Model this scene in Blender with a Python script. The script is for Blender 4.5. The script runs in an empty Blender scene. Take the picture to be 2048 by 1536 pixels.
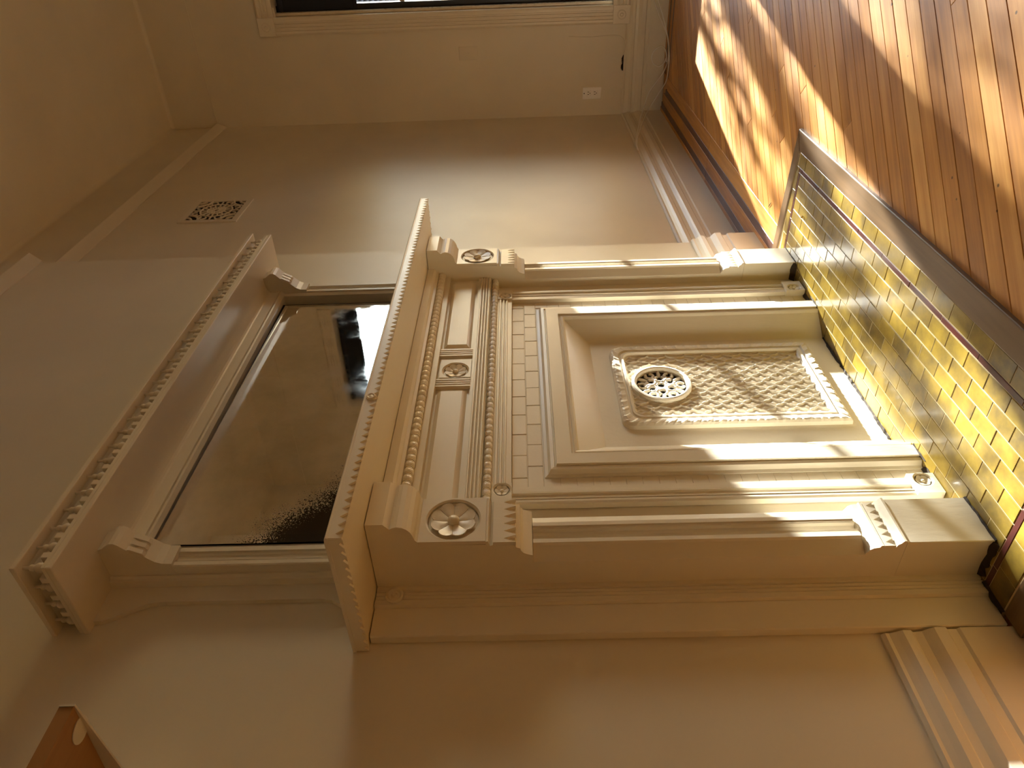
import bpy, bmesh, math, random
from mathutils import Vector, Matrix
random.seed(7)
scene = bpy.context.scene
col = scene.collection

# ------------------------------------------------------------------ camera
CAM = Vector((0.0, -1.2491, 0.925))
yaw, pit, rol = (math.radians(a) for a in (54.6415, 1.1425, -1.5324))
fwd = Vector((math.sin(yaw)*math.cos(pit), math.cos(yaw)*math.cos(pit), math.sin(pit)))
rgt = Vector((math.cos(yaw), -math.sin(yaw), 0)); upv = rgt.cross(fwd)
r2 = rgt*math.cos(rol) + upv*math.sin(rol); u2 = -rgt*math.sin(rol) + upv*math.cos(rol)
cd = bpy.data.cameras.new('camera'); cam = bpy.data.objects.new('camera', cd); col.objects.link(cam)
cx, cy, cz = -u2, r2, -fwd          # the camera was held turned a quarter turn
cam.matrix_world = Matrix(((cx.x, cy.x, cz.x, CAM.x), (cx.y, cy.y, cz.y, CAM.y), (cx.z, cy.z, cz.z, CAM.z), (0, 0, 0, 1)))
cd.sensor_fit = 'HORIZONTAL'; cd.sensor_width = 36; cd.lens = 1450/2048*36; cd.clip_start = 0.02
scene.camera = cam

# ------------------------------------------------------------------ light
SUN_DIR = Vector((-1.0, 0.215, -0.385)).normalized()      # the way the sunlight travels
w = bpy.data.worlds.new('sky'); scene.world = w; w.use_nodes = True
nt = w.node_tree; nt.nodes.clear()
sky = nt.nodes.new('ShaderNodeTexSky'); sky.sky_type = 'NISHITA'; sky.sun_disc = False
sky.sun_elevation = math.radians(20.6); sky.sun_rotation = math.atan2(-SUN_DIR.x, -SUN_DIR.y)
sky.air_density = 1.4; sky.dust_density = 0.8; sky.ozone_density = 1.6
bg = nt.nodes.new('ShaderNodeBackground'); bg.inputs[1].default_value = 0.55
wo = nt.nodes.new('ShaderNodeOutputWorld')
tint = nt.nodes.new('ShaderNodeMix'); tint.data_type = 'RGBA'; tint.blend_type = 'MULTIPLY'; tint.inputs[0].default_value = 1.0; tint.inputs[7].default_value = (0.90, 0.98, 1.22, 1)
nt.links.new(sky.outputs[0], tint.inputs[6]); nt.links.new(tint.outputs[2], bg.inputs[0]); nt.links.new(bg.outputs[0], wo.inputs[0])
sl = bpy.data.lights.new('sun', 'SUN'); sun = bpy.data.objects.new('sun', sl); col.objects.link(sun)
sl.energy = 33.0; sl.angle = math.radians(0.6); sl.color = (1.0, 0.95, 0.87)
sun.location = (12, -3, 5); sun.rotation_euler = SUN_DIR.to_track_quat('-Z', 'Y').to_euler()
for (y0, y1, z1) in ((-1.23, -0.60, 1.93), (-2.31, -1.50, 2.26)):   # portals in the two windows guide the sky sampling
    al = bpy.data.lights.new('window_portal', 'AREA'); al.shape = 'RECTANGLE'; al.size = y1-y0; al.size_y = z1-0.36
    al.cycles.is_portal = True
    ao = bpy.data.objects.new('window_portal', al); col.objects.link(ao)
    ao.location = (5.14, (y0+y1)/2, (z1+0.36)/2); ao.rotation_euler = (0, math.radians(90), 0)
    ao.rotation_euler = Vector((-1, 0, 0)).to_track_quat('-Z', 'Z').to_euler()
scene.view_settings.view_transform = 'Standard'; scene.view_settings.look = 'None'
scene.view_settings.exposure = 0.77; scene.view_settings.gamma = 1.0
scene.view_settings.use_curve_mapping = False
scene.cycles.use_denoising = True; scene.cycles.use_adaptive_sampling = True; scene.cycles.adaptive_threshold = 0.015
scene.cycles.max_bounces = 12; scene.cycles.diffuse_bounces = 7; scene.cycles.glossy_bounces = 5
scene.cycles.caustics_reflective = False; scene.cycles.caustics_refractive = False
scene.cycles.sample_clamp_indirect = 6.0

# ------------------------------------------------------------------ materials
def mat(name):
    m = bpy.data.materials.new(name); m.use_nodes = True
    n = m.node_tree; b = n.nodes['Principled BSDF']
    return m, n, b
def N(n, t, **kw):
    x = n.nodes.new(t)
    for k, v in kw.items():
        if k in x.inputs: x.inputs[k].default_value = v
        else: setattr(x, k, v)
    return x
def ramp(n, stops):
    r = n.nodes.new('ShaderNodeValToRGB'); e = r.color_ramp.elements
    while len(e) < len(stops): e.new(0.5)
    for q, (p, c) in zip(e, stops): q.position = p; q.color = (c[0], c[1], c[2], 1)
    return r
def simple(name, c, rough=0.5, metal=0.0, spec=0.5):
    m, n, b = mat(name); b.inputs['Base Color'].default_value = (*c, 1); b.inputs['Roughness'].default_value = rough
    b.inputs['Metallic'].default_value = metal; b.inputs['Specular IOR Level'].default_value = spec
    return m
def paint(name, c, rough, bump, scale, stretch=(1, 1, 1), spec=0.5, vary=0.06):
    m, n, b = mat(name)
    tc = N(n, 'ShaderNodeTexCoord'); mp = N(n, 'ShaderNodeMapping'); mp.inputs['Scale'].default_value = stretch
    n.links.new(tc.outputs['Object'], mp.inputs[0])
    no = N(n, 'ShaderNodeTexNoise', Scale=scale, Detail=4.0, Roughness=0.55); n.links.new(mp.outputs[0], no.inputs['Vector'])
    n2 = N(n, 'ShaderNodeTexNoise', Scale=2.3, Detail=3.0); n.links.new(tc.outputs['Object'], n2.inputs['Vector'])
    r = ramp(n, [(0.3, [x*(1-vary) for x in c]), (0.7, [min(1, x*(1+vary*0.6)) for x in c])]); n.links.new(n2.outputs[0], r.inputs[0])
    n.links.new(r.outputs[0], b.inputs['Base Color'])
    rr = N(n, 'ShaderNodeMapRange'); rr.inputs[3].default_value = rough-0.07; rr.inputs[4].default_value = rough+0.08
    n.links.new(no.outputs[0], rr.inputs[0]); n.links.new(rr.outputs[0], b.inputs['Roughness'])
    bp = N(n, 'ShaderNodeBump', Strength=bump, Distance=0.004); n.links.new(no.outputs[0], bp.inputs['Height']); n.links.new(bp.outputs[0], b.inputs['Normal'])
    b.inputs['Specular IOR Level'].default_value = spec
    return m
CREAM = (0.745, 0.685, 0.56)
M_wall = paint('wall_paint', CREAM, 0.40, 0.06, 14, (1, 1, 1), 0.5)
M_ceil = paint('ceiling_paint', (0.79, 0.735, 0.605), 0.6, 0.10, 10)
M_trim = paint('trim_paint', (0.765, 0.705, 0.58), 0.33, 0.16, 60, (1, 1, 0.25), 0.5, 0.04)
M_trimh = paint('trim_paint_across', (0.765, 0.705, 0.58), 0.33, 0.16, 60, (0.25, 1, 1), 0.5, 0.04)
M_iron = paint('painted_iron', (0.775, 0.715, 0.595), 0.40, 0.15, 70, (1, 1, 1), 0.5, 0.04)
M_tilep = paint('painted_tile', (0.755, 0.69, 0.565), 0.38, 0.12, 50, (1, 1, 1), 0.5, 0.05)
M_dark = simple('recess_shade_black', (0.012, 0.009, 0.007), 0.8)  # black paints in the unlit depth of wells, mirror rebate and wall hole
M_blind = simple('navy_blind_cloth', (0.012, 0.016, 0.03), 0.8)
M_plast = simple('white_plastic', (0.94, 0.93, 0.92), 0.3)
M_cable = simple('cable_white', (0.93, 0.91, 0.86), 0.4)
M_slot = simple('slot_dark', (0.02, 0.015, 0.012), 0.6)
M_whitewood = paint('white_shelf_metal', (0.70, 0.66, 0.58), 0.4, 0.05, 30)
M_sash = paint('sash_paint', (0.78, 0.70, 0.56), 0.28, 0.10, 40)
M_darksash = simple('dark_sash_paint', (0.014, 0.015, 0.022), 0.35)
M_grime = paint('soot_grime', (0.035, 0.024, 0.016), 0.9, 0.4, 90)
M_ground = simple('street_ground', (0.34, 0.32, 0.29), 0.9)
M_leaf = simple('leaf', (0.10, 0.13, 0.04), 0.6)
M_bark = simple('bark', (0.07, 0.05, 0.035), 0.9)

def glass():
    m, n, b = mat('window_glass'); n.nodes.remove(b); o = n.nodes['Material Output']
    t = N(n, 'ShaderNodeBsdfTransparent'); t.inputs[0].default_value = (0.94, 0.96, 0.95, 1)
    g = N(n, 'ShaderNodeBsdfGlossy', Roughness=0.02); f = N(n, 'ShaderNodeFresnel', IOR=1.45); mx = N(n, 'ShaderNodeMixShader')
    n.links.new(f.outputs[0], mx.inputs[0]); n.links.new(t.outputs[0], mx.inputs[1]); n.links.new(g.outputs[0], mx.inputs[2]); n.links.new(mx.outputs[0], o.inputs[0])
    return m
M_glass = glass()

def wood(name, stops, rough=0.33, grain=1.0, spec=0.5, coat=0.0):
    """grain runs along the piece's own X axis; every piece gets its own tone"""
    m, n, b = mat(name)
    tc = N(n, 'ShaderNodeTexCoord'); oi = N(n, 'ShaderNodeObjectInfo')
    mp = N(n, 'ShaderNodeMapping'); mp.inputs['Scale'].default_value = (2.2*grain, 46*grain, 46*grain)
    ad = N(n, 'ShaderNodeVectorMath', operation='ADD'); sc = N(n, 'ShaderNodeVectorMath', operation='SCALE'); sc.inputs[0].default_value = (7.3, 3.1, 5.7)
    ml = N(n, 'ShaderNodeMath', operation='MULTIPLY'); ml.inputs[1].default_value = 40
    n.links.new(oi.outputs['Random'], ml.inputs[0]); n.links.new(ml.outputs[0], sc.inputs['Scale'])
    n.links.new(tc.outputs['Object'], ad.inputs[0]); n.links.new(sc.outputs[0], ad.inputs[1]); n.links.new(ad.outputs[0], mp.inputs[0])
    no = N(n, 'ShaderNodeTexNoise', Scale=1.0, Detail=6.0, Roughness=0.62); n.links.new(mp.outputs[0], no.inputs['Vector'])
    n2 = N(n, 'ShaderNodeTexNoise', Scale=5.0, Detail=4.0); n.links.new(ad.outputs[0], n2.inputs['Vector'])
    a = N(n, 'ShaderNodeMath', operation='MULTIPLY_ADD'); a.inputs[1].default_value = 0.75; n.links.new(no.outputs[0], a.inputs[0])
    a2 = N(n, 'ShaderNodeMath', operation='MULTIPLY_ADD'); a2.inputs[1].default_value = 0.34; a2.inputs[2].default_value = -0.16; n.links.new(oi.outputs['Random'], a2.inputs[0])
    a3 = N(n, 'ShaderNodeMath', operation='MULTIPLY_ADD'); a3.inputs[1].default_value = 0.42; n.links.new(n2.outputs[0], a3.inputs[0]); n.links.new(a2.outputs[0], a3.inputs[2])
    n.links.new(a3.outputs[0], a.inputs[2])
    r = ramp(n, stops); n.links.new(a.outputs[0], r.inputs[0])
    if name == 'oak_floor':
        ge = N(n, 'ShaderNodeNewGeometry'); vo = N(n, 'ShaderNodeTexVoronoi', Scale=13.0); n.links.new(ge.outputs['Position'], vo.inputs['Vector'])
        mr = N(n, 'ShaderNodeMapRange'); mr.inputs[1].default_value = 0.035; mr.inputs[2].default_value = 0.055; mr.inputs[3].default_value = 0.75; mr.inputs[4].default_value = 0.0; n.links.new(vo.outputs['Distance'], mr.inputs[0])
        mc = N(n, 'ShaderNodeMix', data_type='RGBA'); n.links.new(mr.outputs[0], mc.inputs[0]); n.links.new(r.outputs[0], mc.inputs[6]); mc.inputs[7].default_value = (0.03, 0.014, 0.008, 1)
        n.links.new(mc.outputs[2], b.inputs['Base Color'])
    else: n.links.new(r.outputs[0], b.inputs['Base Color'])
    rr = N(n, 'ShaderNodeMapRange'); rr.inputs[3].default_value = rough-0.1; rr.inputs[4].default_value = rough+0.22
    n.links.new(n2.outputs[0], rr.inputs[0]); n.links.new(rr.outputs[0], b.inputs['Roughness'])
    bp = N(n, 'ShaderNodeBump', Strength=0.12, Distance=0.002); n.links.new(no.outputs[0], bp.inputs['Height']); n.links.new(bp.outputs[0], b.inputs['Normal'])
    b.inputs['Specular IOR Level'].default_value = spec; b.inputs['Coat Weight'].default_value = coat; b.inputs['Coat Roughness'].default_value = 0.25
    return m
M_oak = wood('oak_floor', [(0.18, (0.16, 0.058, 0.014)), (0.42, (0.36, 0.150, 0.033)), (0.62, (0.54, 0.245, 0.055)), (0.85, (0.70, 0.37, 0.105))], 0.36)
M_walnut = wood('walnut_strip', [(0.2, (0.025, 0.010, 0.007)), (0.55, (0.075, 0.026, 0.016)), (0.85, (0.13, 0.05, 0.028))], 0.34)
M_hborder = wood('hearth_border_wood', [(0.2, (0.055, 0.030, 0.013)), (0.5, (0.105, 0.060, 0.025)), (0.85, (0.17, 0.10, 0.045))], 0.36)
M_shelfw = wood('shelf_wood', [(0.25, (0.10, 0.042, 0.014)), (0.45, (0.23, 0.10, 0.03)), (0.75, (0.36, 0.18, 0.06))], 0.4)

def tile_mat():
    m, n, b = mat('glazed_yellow_tile')
    tc = N(n, 'ShaderNodeTexCoord'); oi = N(n, 'ShaderNodeObjectInfo')
    ge = N(n, 'ShaderNodeNewGeometry')
    no = N(n, 'ShaderNodeTexNoise', Scale=16.0, Detail=5.0, Roughness=0.6); n.links.new(ge.outputs['Position'], no.inputs['Vector'])
    n2 = N(n, 'ShaderNodeTexNoise', Scale=5.5, Detail=4.0); n.links.new(ge.outputs['Position'], n2.inputs['Vector'])
    a = N(n, 'ShaderNodeMath', operation='MULTIPLY_ADD'); a.inputs[1].default_value = 1.0
    a2 = N(n, 'ShaderNodeMath', operation='MULTIPLY_ADD'); a2.inputs[1].default_value = 0.28; a2.inputs[2].default_value = -0.34
    a3 = N(n, 'ShaderNodeMath', operation='MULTIPLY_ADD'); a3.inputs[1].default_value = 0.55
    n.links.new(oi.outputs['Random'], a2.inputs[0]); n.links.new(n2.outputs[0], a3.inputs[0]); n.links.new(a2.outputs[0], a3.inputs[2])
    n.links.new(no.outputs[0], a.inputs[0]); n.links.new(a3.outputs[0], a.inputs[2])
    r = ramp(n, [(0.14, (0.050, 0.034, 0.018)), (0.36, (0.135, 0.092, 0.024)), (0.62, (0.26, 0.178, 0.028)), (0.95, (0.44, 0.310, 0.052))])
    n.links.new(a.outputs[0], r.inputs[0]); n.links.new(r.outputs[0], b.inputs['Base Color'])
    b.inputs['Roughness'].default_value = 0.30
    b.inputs['Coat Weight'].default_value = 0.35; b.inputs['Coat Roughness'].default_value = 0.14
    n3 = N(n, 'ShaderNodeTexNoise', Scale=45.0, Detail=2.0); n.links.new(ge.outputs['Position'], n3.inputs['Vector'])
    bp = N(n, 'ShaderNodeBump', Strength=0.12, Distance=0.002); n.links.new(n3.outputs[0], bp.inputs['Height']); n.links.new(bp.outputs[0], b.inputs['Normal'])
    return m
M_tile = tile_mat()
M_grout = paint('pale_grout', (0.56, 0.46, 0.27), 0.8, 0.2, 60)
def red_mat():
    m, n, b = mat('oxblood_tile'); ge = N(n, 'ShaderNodeNewGeometry')
    no = N(n, 'ShaderNodeTexNoise', Scale=14.0, Detail=4.0); n.links.new(ge.outputs['Position'], no.inputs['Vector'])
    r = ramp(n, [(0.3, (0.045, 0.014, 0.012)), (0.7, (0.115, 0.030, 0.026))]); n.links.new(no.outputs[0], r.inputs[0]); n.links.new(r.outputs[0], b.inputs['Base Color'])
    b.inputs['Roughness'].default_value = 0.28
    return m
M_red = red_mat()

def mirror_mat(x0, z0):
    """old silvered glass; the silver is lost in one lower corner and worn in streaks"""
    m, n, b = mat('old_mirror'); ge = N(n, 'ShaderNodeNewGeometry'); sp = N(n, 'ShaderNodeSeparateXYZ'); n.links.new(ge.outputs['Position'], sp.inputs[0])
    # distance from the lower left corner, measured along a slanting line
    sx = N(n, 'ShaderNodeMath', operation='MULTIPLY_ADD'); sx.inputs[1].default_value = 1.0; sx.inputs[2].default_value = -x0; n.links.new(sp.outputs[0], sx.inputs[0])
    sz = N(n, 'ShaderNodeMath', operation='MULTIPLY_ADD'); sz.inputs[1].default_value = 1.25; sz.inputs[2].default_value = -z0*1.25; n.links.new(sp.outputs[2], sz.inputs[0])
    sm = N(n, 'ShaderNodeMath', operation='ADD'); n.links.new(sx.outputs[0], sm.inputs[0]); n.links.new(sz.outputs[0], sm.inputs[1])
    no = N(n, 'ShaderNodeTexNoise', Scale=330.0, Detail=2.0); n.links.new(ge.outputs['Position'], no.inputs['Vector'])
    n1 = N(n, 'ShaderNodeTexNoise', Scale=9.0, Detail=4.0); n.links.new(ge.outputs['Position'], n1.inputs['Vector'])
    j = N(n, 'ShaderNodeMath', operation='MULTIPLY_ADD'); j.inputs[1].default_value = 0.34; n.links.new(no.outputs[0], j.inputs[0]); n.links.new(sm.outputs[0], j.inputs[2])
    j2 = N(n, 'ShaderNodeMath', operation='MULTIPLY_ADD'); j2.inputs[1].default_value = 0.16; n.links.new(n1.outputs[0], j2.inputs[0]); n.links.new(j.outputs[0], j2.inputs[2])
    th = N(n, 'ShaderNodeMapRange'); th.inputs[1].default_value = 0.555; th.inputs[2].default_value = 0.585; n.links.new(j2.outputs[0], th.inputs[0])
    n4 = N(n, 'ShaderNodeTexNoise', Scale=7.0, Detail=6.0, Roughness=0.7); n.links.new(ge.outputs['Position'], n4.inputs['Vector'])
    tarn = ramp(n, [(0.35, (0.80, 0.80, 0.72)), (0.6, (0.93, 0.92, 0.86))]); n.links.new(n4.outputs[0], tarn.inputs[0])
    mc = N(n, 'ShaderNodeMix', data_type='RGBA'); n.links.new(th.outputs[0], mc.inputs[0]); mc.inputs[6].default_value = (0.014, 0.009, 0.006, 1); n.links.new(tarn.outputs[0], mc.inputs[7])
    n.links.new(mc.outputs[2], b.inputs['Base Color']); n.links.new(th.outputs[0], b.inputs['Metallic'])
    rr = N(n, 'ShaderNodeMapRange'); rr.inputs[1].default_value = 0.45; rr.inputs[2].default_value = 0.8; rr.inputs[3].default_value = 0.015; rr.inputs[4].default_value = 0.16; n.links.new(n4.outputs[0], rr.inputs[0]); n.links.new(rr.outputs[0], b.inputs['Roughness'])
    return m
M_mirror = mirror_mat(1.10, 1.28)

# ------------------------------------------------------------------ helpers
def props(o, label=None, cat=None, group=None, kind=None):
    for k, v in (('label', label), ('category', cat), ('group', group), ('kind', kind)):
        if v: o[k] = v
    return o
ORG = {}
def thing(name, loc, label, cat, group=None):
    o = bpy.data.objects.new(name, None); col.objects.link(o); o.location = loc; o.empty_display_size = 0.1
    ORG[o.name] = Vector(loc)
    return props(o, label, cat, group)
def org(p):
    return ORG[p.name] if p is not None else Vector((0, 0, 0))
def link(name, me, m, parent=None, at=None, rot=None, smooth=False):
    """me holds coordinates relative to the parent's base unless `at` gives the piece its own place (world)"""
    o = bpy.data.objects.new(name, me); col.objects.link(o)
    if m and not me.materials: me.materials.append(m)
    base = org(parent)
    if parent is not None: o.parent = parent
    if at is not None:
        o.location = Vector(at)-base; ORG[o.name] = Vector(at)
    else:
        ORG[o.name] = base.copy()
    if rot is not None: o.rotation_euler = rot
    if smooth:
        for p in me.polygons: p.use_smooth = True
    return o
def finish(bm, name, base, smooth=False, bev=0):
    bmesh.ops.remove_doubles(bm, verts=bm.verts, dist=1e-6)
    bmesh.ops.recalc_face_normals(bm, faces=bm.faces)
    if bev: bmesh.ops.bevel(bm, geom=[e for e in bm.edges], offset=bev, segments=1, affect='EDGES', clamp_overlap=True)
    if base is not None: bmesh.ops.translate(bm, vec=-base, verts=bm.verts)
    me = bpy.data.meshes.new(name); bm.to_mesh(me); bm.free()
    return me
def add_box(bm, x0, x1, y0, y1, z0, z1):
    v = [bm.verts.new(p) for p in ((x0,y0,z0),(x1,y0,z0),(x1,y1,z0),(x0,y1,z0),(x0,y0,z1),(x1,y0,z1),(x1,y1,z1),(x0,y1,z1))]
    for f in ((0,3,2,1),(4,5,6,7),(0,1,5,4),(1,2,6,5),(2,3,7,6),(3,0,4,7)): bm.faces.new([v[i] for i in f])
def box(name, x0, x1, y0, y1, z0, z1, m, parent=None, bev=0.0):
    bm = bmesh.new(); add_box(bm, x0, x1, y0, y1, z0, z1)
    return link(name, finish(bm, name, org(parent), bev=bev), m, parent)
def add_prism(bm, prof, axis, a, b):
    """closed profile swept along an axis. X: (y,z)  Y: (x,z)  Z: (x,y)"""
    def P(p, t):
        return {'X': (t, p[0], p[1]), 'Y': (p[0], t, p[1]), 'Z': (p[0], p[1], t)}[axis]
    A = [bm.verts.new(P(p, a)) for p in prof]; B = [bm.verts.new(P(p, b)) for p in prof]
    n = len(prof)
    for i in range(n): bm.faces.new((A[i], A[(i+1) % n], B[(i+1) % n], B[i]))
    bm.faces.new(A); bm.faces.new(B[::-1])
def prism(name, prof, axis, a, b, m, parent=None, bev=0.0):
    bm = bmesh.new(); add_prism(bm, prof, axis, a, b)
    return link(name, finish(bm, name, org(parent), bev=bev), m, parent)
def add_lathe(bm, prof, seg, c=(0, 0, 0), axis='Z'):
    rings = []
    for (r, h) in prof:
        ring = []
        for i in range(seg):
            t = 2*math.pi*i/seg; p = (r*math.cos(t), r*math.sin(t), h)
            if axis == 'Y': p = (p[0], -p[2], p[1])       # heights point out of the wall, towards -Y
            if axis == 'X': p = (p[2], p[0], p[1])
            ring.append(bm.verts.new((p[0]+c[0], p[1]+c[1], p[2]+c[2])))
        rings.append(ring)
    for a, b in zip(rings, rings[1:]):
        for i in range(seg): bm.faces.new((a[i], a[(i+1) % seg], b[(i+1) % seg], b[i]))
    bm.faces.new(rings[0][::-1]); bm.faces.new(rings[-1])
def tube_mesh(bm, pts, rad, seg=8):
    pts = [Vector(p) for p in pts]; n = len(pts); rings = []
    rads = rad if isinstance(rad, (list, tuple)) else [rad]*n
    up = Vector((0.13, 0.31, 0.94))
    for i, p in enumerate(pts):
        d = (pts[min(i+1, n-1)]-pts[max(i-1, 0)]).normalized()
        s = d.cross(up)
        if s.length < 1e-3: s = d.cross(Vector((1, 0, 0)))
        s.normalize(); t = d.cross(s)
        rings.append([bm.verts.new(p+rads[i]*(s*math.cos(2*math.pi*k/seg)+t*math.sin(2*math.pi*k/seg))) for k in range(seg)])
    for a, b in zip(rings, rings[1:]):
        for k in range(seg): bm.faces.new((a[k], a[(k+1) % seg], b[(k+1) % seg], b[k]))
    bm.faces.new(rings[0][::-1]); bm.faces.new(rings[-1])
def spline(P, k=8):
    P = [Vector(p) for p in P]; out = []
    for i in range(len(P)-1):
        p0, p1, p2, p3 = P[max(i-1, 0)], P[i], P[i+1], P[min(i+2, len(P)-1)]
        for j in range(k):
            t = j/k
            out.append(0.5*((2*p1)+(p2-p0)*t+(2*p0-5*p1+4*p2-p3)*t*t+(3*p1-p0-3*p2+p3)*t**3))
    return out+[P[-1]]
def zigzag(x0, x1, n, ztop, zbot, znotch, frac=0.86):
    """(x,z) outline: straight top edge, lower edge cut by n triangular notches"""
    p = (x1-x0)/n; pts = [(x0, ztop), (x1, ztop), (x1, zbot)]
    for i in range(n-1, -1, -1):
        a = x0+i*p; g = p*(1-frac)/2
        pts += [(a+p-g, zbot), (a+p/2, znotch), (a+g, zbot)]
    pts.append((x0, zbot))
    return pts
def plate_with_hole(bm, x0, x1, z0, z1, cx_, cz_, r, yf, yb, seg=40):
    """rectangular plate in the XZ plane, round hole through it"""
    def rect(t):
        c, s = math.cos(t), math.sin(t); k = 1e9
        if c > 1e-9: k = min(k, (x1-cx_)/c)
        if c < -1e-9: k = min(k, (x0-cx_)/c)
        if s > 1e-9: k = min(k, (z1-cz_)/s)
        if s < -1e-9: k = min(k, (z0-cz_)/s)
        return cx_+k*c, cz_+k*s
    ang = sorted([2*math.pi*i/seg for i in range(seg)]+[math.atan2(b-cz_, a-cx_) % (2*math.pi) for a in (x0, x1) for b in (z0, z1)])
    L = []
    for t in ang:
        o = rect(t); h = (cx_+r*math.cos(t), cz_+r*math.sin(t)); h2 = (cx_+(r+0.004)*math.cos(t), cz_+(r+0.004)*math.sin(t))
        L.append([bm.verts.new((o[0], yb, o[1])), bm.verts.new((o[0], yf, o[1])), bm.verts.new((h2[0], yf, h2[1])), bm.verts.new((h[0], yf+0.003, h[1])), bm.verts.new((h[0], yb, h[1]))])
    n = len(L)
    for i in range(n):
        a, b = L[i], L[(i+1) % n]
        for k in range(5): bm.faces.new((a[k], a[(k+1) % 5], b[(k+1) % 5], b[k]))
def flower(name, R, petals, m, parent, c, yback, depth, ball, sub=1):
    """dished flower of separate petals standing in a round recess; opens towards -Y"""
    root = None
    bm = bmesh.new(); add_lathe(bm, [(R*1.0, -0.001), (R*0.98, depth*0.12), (0.001, depth*0.10)], 32, (c[0], yback, c[1]), 'Y')
    root = link(name, finish(bm, name, org(parent)), m, parent)
    pm = None
    for k in range(petals):
        if pm is None:
            bm = bmesh.new(); nr, na = 5, 6; half = math.pi/petals*0.975; V = []
            for i in range(nr+1):
                row = []
                for j in range(na+1):
                    q = -1+2*j/na; rr = R*0.90*(0.12+0.88*i/nr)
                    if i == nr: rr *= 1-0.13*q*q
                    if i == nr-1: rr *= 1-0.05*q*q
                    t = q*half; h = depth*(0.30+0.62*(i/nr)**1.5)-depth*0.12*q*q
                    row.append(bm.verts.new((rr*math.cos(t), -h, rr*math.sin(t))))
                V.append(row)
            for i in range(nr):
                for j in range(na): bm.faces.new((V[i][j], V[i][j+1], V[i+1][j+1], V[i+1][j]))
            g = bmesh.ops.extrude_face_region(bm, geom=bm.faces[:]); bmesh.ops.translate(bm, vec=(0, depth*0.28, 0), verts=[v for v in g['geom'] if isinstance(v, bmesh.types.BMVert)])
            pm = finish(bm, 'petal', None); pm.materials.append(m)
        link('petal', pm, m, root, (c[0], yback, c[1]), (0, -2*math.pi*(k+0.5)/petals, 0))
    bm = bmesh.new(); s = [(ball*math.sin(math.pi*i/8), depth*0.55-ball*0.75*math.cos(math.pi*i/8)) for i in range(1, 8)]
    add_lathe(bm, s, 16, (c[0], yback, c[1]), 'Y')
    link('centre_boss', finish(bm, 'centre_boss', org(root)), m, root, smooth=True)
    return root
def reeds(x0, x1, y, n, d):
    """profile points (x,y) for n reeds between x0 and x1 standing d proud of y (towards -Y)"""
    p = (x1-x0)/n; out = []
    for i in range(n):
        a = x0+i*p
        for t in (0.0, 0.2, 0.5, 0.8): out.append((a+p*t, y-d*math.sin(math.pi*t)))
    out.append((x1, y)); return out
def wrap_moulding(prof, path):
    """profile (d,z): d outwards; path of (x,y,nx,ny) points with mitre normals -> bmesh"""
    bm = bmesh.new(); rows = []
    for (x, y, nx, ny) in path: rows.append([bm.verts.new((x+nx*d, y+ny*d, z)) for d, z in prof])
    n = len(prof)
    for a, b in zip(rows, rows[1:]):
        for i in range(n): bm.faces.new((a[i], a[(i+1) % n], b[(i+1) % n], b[i]))
    bm.faces.new(rows[0]); bm.faces.new(rows[-1][::-1])
    return bm

# ------------------------------------------------------------------ the room
XW, YR, XB = 4.985, 0.106, 2.712      # window wall, wall right of the chimney breast, breast corner
XL_, YF, ZC = -1.90, -3.23, 3.27      # far left wall, wall behind the camera, ceiling
ZFL = -0.008                          # boards lie a little below the hearth tiles

def struct(o): return props(o, kind='structure')
# floor: sub floor, border strips, diagonal boards
fl = struct(box('floor', XL_, XW+0.2, YF, YR+0.2, -0.06, ZFL-0.012, M_oak))
FX0, FX1, FY0, FY1 = 0.35, 4.70, -1.55, -0.155      # boards laid one by one where they are seen
def clip(poly, a, b, c):             # keep a*x+b*y<=c
    out = []
    for i in range(len(poly)):
        p, q = poly[i], poly[(i+1) % len(poly)]
        dp, dq = a*p[0]+b*p[1]-c, a*q[0]+b*q[1]-c
        if dp <= 0: out.append(p)
        if dp*dq < 0:
            t = dp/(dp-dq); out.append((p[0]+t*(q[0]-p[0]), p[1]+t*(q[1]-p[1])))
    return out
S2 = math.sqrt(0.5); PW = 0.054
def lay_board(poly, ang, m):
    if len(poly) < 3: return
    gx = sum(p[0] for p in poly)/len(poly); gy = sum(p[1] for p in poly)/len(poly)
    ca, sa = math.cos(ang), math.sin(ang)
    loc = [((p[0]-gx)*ca+(p[1]-gy)*sa, -(p[0]-gx)*sa+(p[1]-gy)*ca) for p in poly]
    bm = bmesh.new()
    b1 = [bm.verts.new((x, y, -0.011)) for x, y in loc]
    cxl = sum(x for x, y in loc)/len(loc); cyl = sum(y for x, y in loc)/len(loc)
    t0 = [bm.verts.new((x, y, -0.0012)) for x, y in loc]
    t1 = [bm.verts.new((x+math.copysign(min(0.0012, abs(cxl-x)), cxl-x), y+math.copysign(min(0.0012, abs(cyl-y)), cyl-y), 0)) for x, y in loc]
    n = len(loc)
    for A, B in ((b1, t0), (t0, t1)):
        for i in range(n): bm.faces.new((A[i], A[(i+1) % n], B[(i+1) % n], B[i]))
    bm.faces.new(t1); bm.faces.new(b1[::-1])
    me = finish(bm, 'floorboard', None)
    link('floorboard', me, m, fl, (gx, gy, ZFL+random.uniform(-0.0004, 0.0004)), (0, 0, ang))
k0 = int(math.floor((FX0+FY0)*S2/PW)); k1 = int(math.ceil((FX1+FY1)*S2/PW))
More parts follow.
